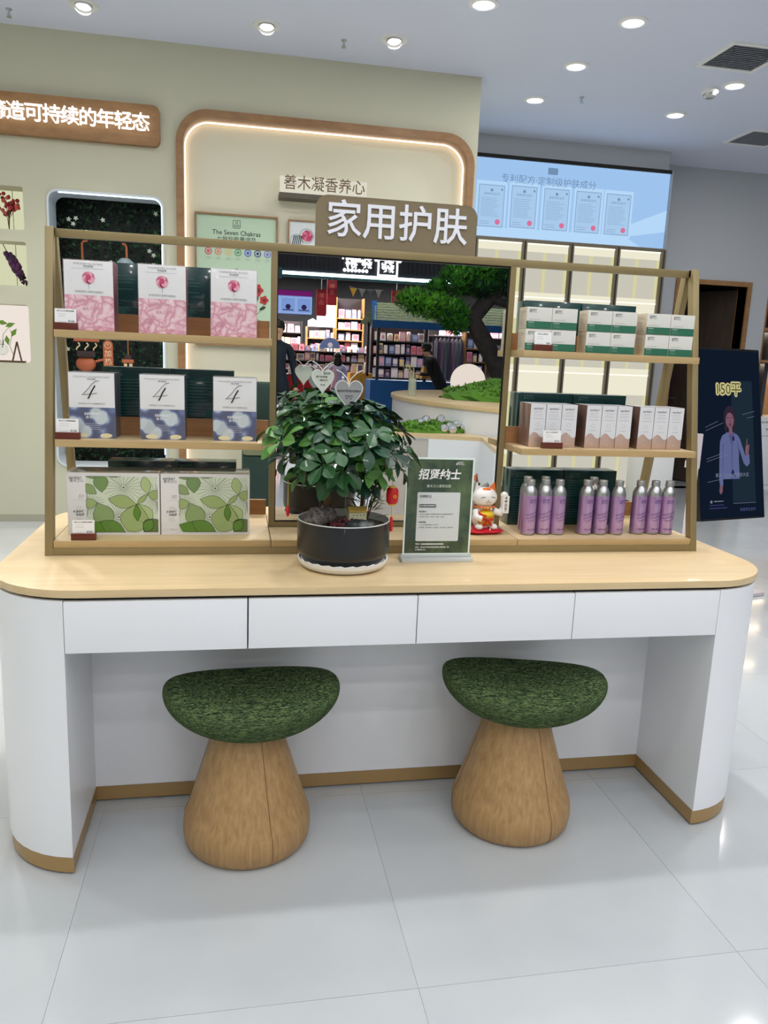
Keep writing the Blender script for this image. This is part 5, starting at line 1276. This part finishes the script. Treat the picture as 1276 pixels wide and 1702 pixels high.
# stepped bargain display
shelfunit('bargain_display', 'dark tiered display crowded with small goods at the left of the mirrored shop', 1.45, 3.55, -16.1, [.75, .98, 1.2, 1.42], 1.5, SHD, depth=.56)
for i, z in enumerate((.75, .98, 1.2, 1.42)): goods(1.5, 3.5, -15.95, z, .12, .185, 'package of the tiered display', 'packages on the tiered display', .09, .19)
t = thing('arched_board', 'blue half-round board standing above the crowded goods', 'board', (2.55, -15.6, 1.5)); b = MB(); b.plate([[(.24*cos(pi*i/16), .24*sin(pi*i/16)) for i in range(17)]], -.01, .01, mat('board_blue', (106, 128, 176))); b.plate([circ(.0, .07, .06, 10)], .01, .014, PAPER); b.build('board', t); b = MB(); b.tube([(0, -.02, 0), (0, -.02, -.08)], .01, SHD, 5); b.build('post', t)
t = thing('red_display_table', 'red-draped display table with small white boxes in the mirror', 'table', (1.75, -12.0, 0)); b = MB(); b.box(-.42, .36, -.3, .3, .0, .93, mat('drape_red', (190, 18, 30), rough=.7)); b.build('drape', t, bevel=.01); b = MB(); b.box(-.44, .38, .3, .32, .58, .62, PAPER); b.build('white_band', t); b = MB(); b.box(-.44, .38, -.32, .32, .93, .96, mat('table_red', (130, 20, 34))); b.build('tabletop', t)
goods(1.34, 2.12, -11.85, .96, .11, .17, 'small box on the red table', 'boxes on the red table', .09, .13)
t = thing('yellow_cabinet', 'ochre yellow cabinet beside the long-haired person in the mirror', 'cabinet', (2.93, -13.2, 0)); b = MB(); b.box(-.26, .2, -.2, .2, 0, 1.0, mat('ochre', (206, 146, 36), rough=.5)); b.build('carcass', t); b = MB(); b.box(-.24, -.04, .2, .215, .1, .95, MATS['ochre']); b.build('door', t); b = MB(); b.box(-.02, .18, .2, .215, .1, .95, MATS['ochre']); b.build('door', t)
goods(2.70, 3.10, -13.15, 1.0, .12, .22, 'package on the ochre cabinet', 'packages on the ochre cabinet', .1, .15)
# stall with a patterned roof
t = thing('market_stall', 'market stall with woven green roof and bright blue fringe in the mirror', 'stall', (4.6, -11.9, 0))
SBL = mat('stall_blue', (28, 98, 168), rough=.6); RFM = mat('stall_roof', (96, 118, 90), rough=.7, c2=(150, 160, 110), cs=8, cstr=(1, 6, 6), contrast=(.45, .55))
b = MB(); b.add([(-1.75, .5, 1.98), (2.6, .5, 1.98), (2.6, -.35, 2.36), (-1.6, -.35, 2.36)], [(0, 1, 2, 3)], RFM); b.add([(-1.75, -1.2, 1.98), (2.6, -1.2, 1.98), (2.6, -.35, 2.38), (-1.6, -.35, 2.38)], [(3, 2, 1, 0)], RFM); b.build('roof', t)
b = MB()
for k in range(7):
    f = k/7+.03; z = 1.985+.375*f+.004; y = .5-.85*f
    b.tube([(-1.7+.12*f+i*.12, y+.01, z+.02*(i % 2)) for i in range(36)], .006, mat('roof_mesh', (186, 196, 190)), 4)
b.build('roof_netting', t)
b = MB(); b.box(-1.78, 2.6, .48, .51, 1.86, 1.99, SBL); b.add([(-1.78, .5, 1.86), (-1.70, .5, 2.0), (-1.56, -.35, 2.39), (-1.66, -.35, 2.39)], [(0, 1, 2, 3)], SBL); b.build('fringe', t)
for x in (-1.65, -.75, 1.4): b = MB(); b.box(x-.025, x+.025, .40, .45, 0, 2.0, SHD); b.build('post', t)
for x in (-1.58, 1.4): b = MB(); b.box(x-.025, x+.025, -1.15, -1.1, 0, 2.0, SHD); b.build('post', t)
b = MB(); b.box(-1.78, -.35, -.1, .5, 0, .92, SBL); b.box(-1.2, -.5, .5, .505, .1, .7, mat('stall_blue_light', (110, 160, 210))); b.build('counter', t)
b = MB(); b.box(-.3, 2.3, -.6, .1, 0, .9, SBL); b.build('counter', t)
shelfunit('pink_goods_shelf', 'dark shelf with rows of pink cosmetics behind the stall posts', 3.35, 4.55, -14.6, [.9, 1.15, 1.42, 1.7], 2.0, SHD)
for z in (.9, 1.15, 1.42, 1.7): goods(3.38, 4.53, -14.52, z, .16, .23, 'cosmetic behind the stall', 'pink cosmetics behind the stall', .1, .16)
shelfunit('wooden_shelf_unit', 'small wooden shelf of pink packages right of the dark garments', 5.3, 5.75, -13.9, [1.05, 1.32, 1.6], 1.95, SHW, back=SHD)
for z in (1.05, 1.32, 1.6): goods(5.32, 5.73, -13.8, z, .14, .21, 'package beside the garments', 'pink packages on the small shelf', .1, .15)
shelfunit('wall_goods_shelf', 'long back-wall shelf glimpsed between the banners', -1.5, 2.1, -18.6, [1.0, 1.3, 1.6, 1.9], 2.2, SHD)
for z in (1.0, 1.3, 1.6, 1.9): goods(1.0, 2.08, -18.5, z, .16, .24, 'package of the far-left shelf', 'packages on the far-left shelf', .14, .2)
shelfunit('back_wall_shelf', 'back-wall shelf seen through the gap above the pine branch', 5.6, 8.2, -18.6, [1.2, 1.6, 2.0, 2.4], 2.8, SHD)
for z in (2.0, 2.4): goods(5.9, 8.1, -18.5, z, .2, .3, 'package seen through the pine', 'packages on the right back-wall shelf', .16, .24)
t = thing('garment_rail', 'rail of dark and mauve garments behind the stall', 'clothes rail', (4.95, -13.9, 0)); b = MB(); b.tube([(-.35, 0, 0), (-.35, 0, 1.85), (.35, 0, 1.85), (.35, 0, 0)], .014, SHD, 6); b.build('rail', t)
for i in range(7):
    o = thing('garment', ['dark', 'mauve', 'grey', 'black', 'mauve', 'dark', 'grey'][i]+' garment hanging %s from the left on the rail' % ORD[i], 'garment', (4.67+i*.09, -13.9, .9), group='garments on the rail'); b = MB()
    cm = mat('cloth_%d' % (i % 3), [(58, 50, 66), (110, 84, 104), (84, 88, 96)][i % 3], rough=.9)
    b.hull([(-.03, -.2, 0), (.03, -.2, 0), (.03, .2, 0), (-.03, .2, 0)], [(-.02, -.17, .8), (.02, -.17, .8), (.02, .17, .8), (-.02, .17, .8)], cm); b.hull([(-.02, -.17, .8), (.02, -.17, .8), (.02, .17, .8), (-.02, .17, .8)], [(-.01, -.05, .9), (.01, -.05, .9), (.01, .05, .9), (-.01, .05, .9)], cm); b.build('cloth', o)
    b = MB(); b.tube([(0, 0, .9), (0, 0, .94), (0, .02, .965)], .004, SILV, 4); b.build('hanger_hook', o)
t = thing('yellow_horn', 'ochre cone-shaped ornament lying on the blue stall counter', 'ornament', (3.95, -11.45, .93)); b = MB(); b.T = M.Translation((0, 0, .13)) @ M.Rotation(R(100), 4, 'Y'); b.lathe([(.13, -.16), (.12, -.1), (.05, .1), (.02, .18)], mat('ochre', (206, 146, 36)), 16); b.build('horn', t)
b = MB()

# round planter platform with the pine (this shop's own furniture, behind the camera)
PW_ = mat('planter_white', (226, 228, 230), rough=.35)
t = thing('planter_platform', 'large white rounded platform with wooden rim carrying moss and a pine tree', 'platform', (3.9, -6.87, 0))
el = [(1.5*cos(2*pi*i/56), 2.55*sin(2*pi*i/56)) for i in range(56)]
b = MB(); b.prism([(x*.985, y*.99) for x, y in el], 'z', 0, .805, PW_); b.build('body', t); b = MB(); b.prism(el, 'z', .805, .85, W_SH); b.build('wooden_rim', t, bevel=.002)
t = thing('low_platform', 'lower white step with wooden edge and moss in front of the round platform', 'platform', (2.5, -5, 0))
lp = [(.9, 6.35), (2.86, 5.78), (2.66, 4.75), (3.75, 4.3), (4.3, 5.2), (3.1, 5.55), (2.5, 6.9), (1.0, 7.1)]
lp = [(x-2.5, 1.034-yv+5) for x, yv in lp]
b = MB(); b.prism([(x*.995, y) for x, y in lp][::-1], 'z', 0, .515, PW_); b.build('body', t, smooth=0); b = MB(); b.prism(lp[::-1], 'z', .515, .555, W_SH); b.build('wooden_edge', t)


def moss(l_, x, y, z, a, bb, h, n, sd):
    t = thing('moss_mound', l_, 'moss', (x, y, z)); b = MB(); random.seed(sd)
    mm = [mat('moss_a', (84, 130, 42), rough=.95), mat('moss_b', (120, 164, 54), rough=.95), mat('moss_c', (62, 106, 36), rough=.95)]
    b.sphere((0, 0, 0), 1, mm[0], 40, 16, (a, bb, h), f=lambda q: 1+.12*NZ.noise(q*3+V((sd, 0, 0)))+.08*NZ.noise(q*8)); b.v = [(p[0], p[1], max(p[2], 0.0)) for p in b.v]
    for i in range(n):
        th = random.uniform(0, 6.28); r = math.sqrt(random.random())*.97; hz = h*math.sqrt(max(0, 1-r*r)); c = V((a*r*cos(th), bb*r*sin(th), hz*random.uniform(.85, 1.05))); s_ = random.uniform(.025, .05)*(1 if h > .15 else .6)
        for j in range(3):
            d = V((random.uniform(-1, 1), random.uniform(-1, 1), random.uniform(.3, 1))).normalized()*s_; e_ = V((-d.y, d.x, 0))*.35; b.add([tuple(c-e_), tuple(c+e_), tuple(c+d)], [(0, 1, 2)], random.choice(mm))
    o = b.build('moss', t, smooth=0); o['kind'] = 'stuff'; return t


moss('bright green moss mound around the foot of the pine', 4.0, -6.75, .851, 1.05, .95, .26, 1500, 3)
moss('low strip of bright moss with silver balls on the lower step', 2.45, -5.28, .556, .42, .2, .12, 900, 4)
SBM = mat('silver_ball', (214, 220, 222), rough=.12, metal=.9)
for i, (dx, dy, dz, r) in enumerate([(-.06, .05, .125, .05), (.1, .06, .13, .055), (.18, .12, .07, .045), (.26, .1, .09, .045), (.11, .16, .045, .05), (.2, .17, .04, .05), (.33, .08, .06, .035), (.36, .05, .075, .035), (-.12, .06, .10, .04)]):
    o = MB().sphere((0, 0, 0), r, SBM, 18, 12).build('silver_ball', loc=(2.45+dx, -5.28+dy, .556+dz)); tag(o, 'shiny silver ball in the moss, %s in a scattered cluster' % ['farthest left but one', 'large one left of centre', 'above the middle', 'right of the tall pair', 'low in front centre', 'low in front right', 'second from the right end', 'at the right end', 'farthest left'][i], 'ball', 'silver balls in the moss')
t = thing('globe_lamp', 'glowing white globe resting on the mossy platform', 'lamp', (3.32, -6.88, 1.06)); MB().sphere((0, 0, 0), .225, emis('globe_glow', (250, 236, 222), .95), 32, 20).build('globe', t); b = MB(); b.lathe([(.08, -.208), (.09, -.2)], WHITE2, 16); b.build('foot', t)
# pine ------------------------------------------------------------------
pine = thing('pine_tree', 'gnarled cloud-pruned pine with dark trunk leaning over the mossy platform', 'tree', (3.70, -7.45, .86)); random.seed(9)
PBK = mat('pine_bark', (44, 38, 38), rough=.9, c2=(22, 20, 24), cs=12, bump=.8, bscale=30)
b = MB(); tk = [(.32, .1, 0.0), (.26, .05, .25), (.10, 0, .55), (-.10, 0, .85), (-.20, 0, 1.02), (-.06, 0, 1.2), (.12, 0, 1.38), (.2, 0, 1.6), (.3, 0, 1.85)]
b.tube(tk, [.17, .14, .125, .12, .13, .11, .09, .07, .05], PBK, 12)
for br in ([(-.16, 0, .98), (-.4, .02, 1.15), (-.75, .05, 1.2), (-1.05, .05, 1.22)], [(.1, 0, 1.38), (-.2, .0, 1.5), (-.5, 0, 1.62)], [(.15, 0, 1.5), (.5, 0, 1.5), (.85, 0, 1.4)], [(0, 0, 1.3), (.3, .1, 1.2), (.6, .15, 1.1)]): b.tube(br, [.06, .045, .03, .015], PBK, 8)
b.build('trunk', pine, smooth=60)
PG = [mat('pine_%d' % i, c, rough=.7) for i, c in enumerate([(58, 128, 38), (96, 168, 48), (30, 84, 48), (22, 58, 44)])]
pads = [(-1.02, .05, 1.20, .26, .15, 1), (-.80, .02, 1.16, .30, .17, 1), (-.52, .0, 1.08, .28, .2, 0), (-.42, .0, .95, .2, .14, 0), (-.72, 0, 1.36, .15, .12, 0), (-.42, 0, 1.50, .30, .2, 0), (-.15, 0, 1.58, .32, .2, 0), (.12, 0, 1.72, .36, .2, 2), (.35, 0, 1.52, .34, .2, 3), (-.1, 0, 1.42, .3, .12, 3), (.55, 0, 1.3, .32, .16, 3), (.5, .1, .98, .3, .16, 3), (.45, 0, 1.75, .4, .2, 3)]
b = MB()
for (x, y, z, r, h, ci) in pads:
    for i in range(int(900*r/.3)):
        d = V((random.gauss(0, 1), random.gauss(0, 1), random.gauss(0, 1))).normalized(); q = d*random.uniform(.6, 1); c = V((x+q.x*r, y+q.y*r*.8, z+q.z*h)); s_ = random.uniform(.05, .09)
        up_ = (d+V((0, 0, .7))).normalized(); n_ = V((-up_.y, up_.x, .2)).normalized(); m_ = PG[ci] if random.random() < .6 else random.choice(PG)
        if m_ is PG[1] and ci > 1: m_ = PG[0]
        for k in range(3):
            dd = (up_+V((random.uniform(-.7, .7), random.uniform(-.7, .7), random.uniform(-.3, .5)))).normalized()*s_; b.add([tuple(c-n_*.012), tuple(c+n_*.012), tuple(c+dd)], [(0, 1, 2)], m_)
o = b.build('needles', pine, smooth=0); o['kind'] = 'stuff'
# glass vase with lilies on the platform end
t = thing('flower_vase', 'slim clear vase with pale lily and bent stems at the edge of the round platform', 'vase', (2.63, -7.05, .851)); b = MB(); b.lathe([(.05, 0), (.055, .01), (.05, .2), (.052, .22)], mat('vase_glass', (206, 214, 196), rough=.1, alpha=.5), 16, cap=False); b.build('vase', t)
b = MB()
for k in (-1, 1, 0): b.tube([(0, 0, .02), (k*.02, 0, .25), (k*.05-.04, 0, .36)], .006, mat('stem_pale', (170, 176, 150)), 5)
b.build('stem', t); b = MB()
for i in range(10): a = i*.63; b.add([(-.06, 0, .36), (-.06+.04*cos(a+.3), .03*sin(a+.3), .38), (-.06+.09*cos(a), .07*sin(a), .36+.05*sin(a)), (-.06+.04*cos(a-.3), .03*sin(a-.3), .38)], [(0, 1, 2, 3)], mat('lily', (236, 228, 170)))
b.build('blossom', t, smooth=0)


# ------------------------------------------------------------------ people in the reflection
def person(label, loc, rz, H, coat, trousers, hair, skin, long_hair=False, lean=0.0, arms='down', shoes=None):
    t = thing('person', label, 'person', loc, rz)
    s_ = H/1.72; vs = []; es = []; rs = []

    def J(p, r, par=None):
        x, y, z = p
        if z > .9: y2 = y-lean*(z-.9); z2 = z-abs(lean)*.25*(z-.9)
        else: y2, z2 = y, z
        vs.append((x*s_, y2*s_, z2*s_)); rs.append(r*s_); i = len(vs)-1
        if par is not None: es.append((par, i))
        return i
    pel = J((0, 0, .96), .125); wa = J((0, 0, 1.12), .115, pel); ch = J((0, .01, 1.30), .135, wa); sh = J((0, .01, 1.42), .09, ch); nk = J((0, 0, 1.50), .052, sh); hd0 = J((0, -.01, 1.56), .07, nk); hd = J((0, -.015, 1.64), .085, hd0); J((0, -.01, 1.70), .05, hd)
    for k in (-1, 1):
        s1 = J((k*.17, .01, 1.40), .062, sh)
        if arms == 'down': e1 = J((k*.235, .02, 1.13), .045, s1); w1 = J((k*.24, -.05, .90), .032, e1)
        else: e1 = J((k*.22, -.06, 1.14), .045, s1); w1 = J((k*.12, -.28, 1.13), .032, e1)
        dv = V((0, -.01, -.1)) if arms == 'down' else V((-k*.03, -.08, .01))
        base = V(vs[w1])/s_ if not lean else None
        p0 = V((k*.24, -.05, .90)) if arms == 'down' else V((k*.12, -.28, 1.13))
        hp = J(tuple(p0+dv*.6), .026, w1)
        for f in range(4): q = p0+dv*.6+V((0, (f-1.5)*.018, 0) if arms == 'down' else ((f-1.5)*.018, 0, 0)); a = J(tuple(q+dv*.45), .009, hp); J(tuple(q+dv*(.9-.1*abs(f-1.5))), .008, a)
        q = p0+dv*.3+V((-k*.005, -.03, 0) if arms == 'down' else (-k*.03, 0, .02)); J(tuple(q+dv*.4), .01, hp)
        h1 = J((k*.095, 0, .90), .098, pel); k1 = J((k*.11, -.01, .50), .062, h1); a1 = J((k*.115, .01, .10), .042, k1); f1 = J((k*.12, -.05, .045), .04, a1); J((k*.13, -.17, .03), .032, f1)
    me = bpy.data.meshes.new('body'); me.from_pydata(vs, es, []); o = bpy.data.objects.new('body', me); COL.objects.link(o)
    md = o.modifiers.new('skin', 'SKIN'); md.use_smooth_shade = True
    for i, v_ in enumerate(me.skin_vertices[0].data): v_.radius = (rs[i], rs[i]); v_.use_root = (i == 0)
    o.modifiers.new('sub', 'SUBSURF').levels = 2
    dg = bpy.context.evaluated_depsgraph_get(); m2 = bpy.data.meshes.new_from_object(o.evaluated_get(dg)); bpy.data.objects.remove(o)
    m2.materials.clear()
    for m_ in (skin, coat, trousers, shoes or BLACK): m2.materials.append(m_)
    hip = .93*s_; nkz = 1.50*s_*(1-abs(lean)*.25*.4); 
    for p in m2.polygons:
        c = p.center; hand = (arms == 'down' and c.z < .91*s_ and abs(c.x) > .19*s_) or (arms != 'down' and c.y < -.27*s_-lean*.2 and c.z < 1.2*s_ and c.z > 1.0*s_)
        p.material_index = 0 if (c.z > nkz-.01 or hand) else 1 if c.z > hip-.06 else 2 if c.z > .08*s_ else 3
        p.use_smooth = True
    ob = bpy.data.objects.new('body', m2); COL.objects.link(ob); ob.parent = t
    hc = V((0, (-.012-lean*.72)*s_, (1.655-abs(lean)*.19)*s_))
    b = MB(); b.sphere(hc+V((0, .012*s_, .015*s_)), .102*s_, hair, 20, 14, (1, 1.05, 1.0), f=lambda q: 1 if (q.y > -.35 or q.z > .45) else .80)
    if long_hair: b.sphere(hc+V((0, .06*s_, -.14*s_)), .1*s_, hair, 16, 12, (1.05, .6, 2.1))
    b.build('hair', t, smooth=80)
    b = MB(); fy = hc.y-.082*s_
    for k in (-1, 1): b.sphere((k*.03*s_, fy+.004, hc.z-.005), .009*s_, INKD, 8, 6)
    b.sphere((0, fy-.010*s_, hc.z-.03*s_), .013*s_, skin, 8, 6, (.8, 1, 1.3)); b.sphere((0, fy, hc.z-.06*s_), .018*s_, mat('lip', (160, 84, 80)), 8, 5, (1, .5, .3))
    b.build('face', t)
    b = MB(); [b.sphere((k*.09*s_, hc.y+.005, hc.z-.01*s_), .02*s_, skin, 8, 6, (.5, .8, 1.3)) for k in (-1, 1)]; b.build('ear', t)
    b = MB(); b.lathe([(.068*s_, 0), (.072*s_, .02*s_), (.062*s_, .045*s_)], coat, 18, c=(0, -lean*.56*s_), cap=False); b.v = [(x, y, z+1.455*s_*(1-abs(lean)*.09)) for x, y, z in b.v]; b.build('collar', t)
    return t


SKN = mat('skin', (206, 160, 134), rough=.6); HRB = mat('hair_black', (18, 15, 16), rough=.5); CTD = mat('coat_dark', (16, 30, 42), rough=.8); CTB = mat('coat_black', (16, 16, 22), rough=.8); TRB = mat('trousers_black', (20, 20, 26), rough=.8); CTP = mat('top_pale', (196, 196, 214), rough=.8); JNS = mat('jeans', (60, 70, 96), rough=.8)
person('person in a dark blue-black coat standing at the left edge of the mirror', (.90, -7.2, 0), R(170), 1.70, CTD, TRB, HRB, SKN)
person('person with long black hair and pale top seen from behind among the goods', (2.36, -12.6, 0), R(0), 1.36, CTP, JNS, HRB, SKN, long_hair=True, arms='front')
person('person in black bending forward beside the globe lamp in the mirror', (3.95, -10.6, 0), R(-60), 1.66, CTB, TRB, HRB, SKN, lean=.45, arms='front')
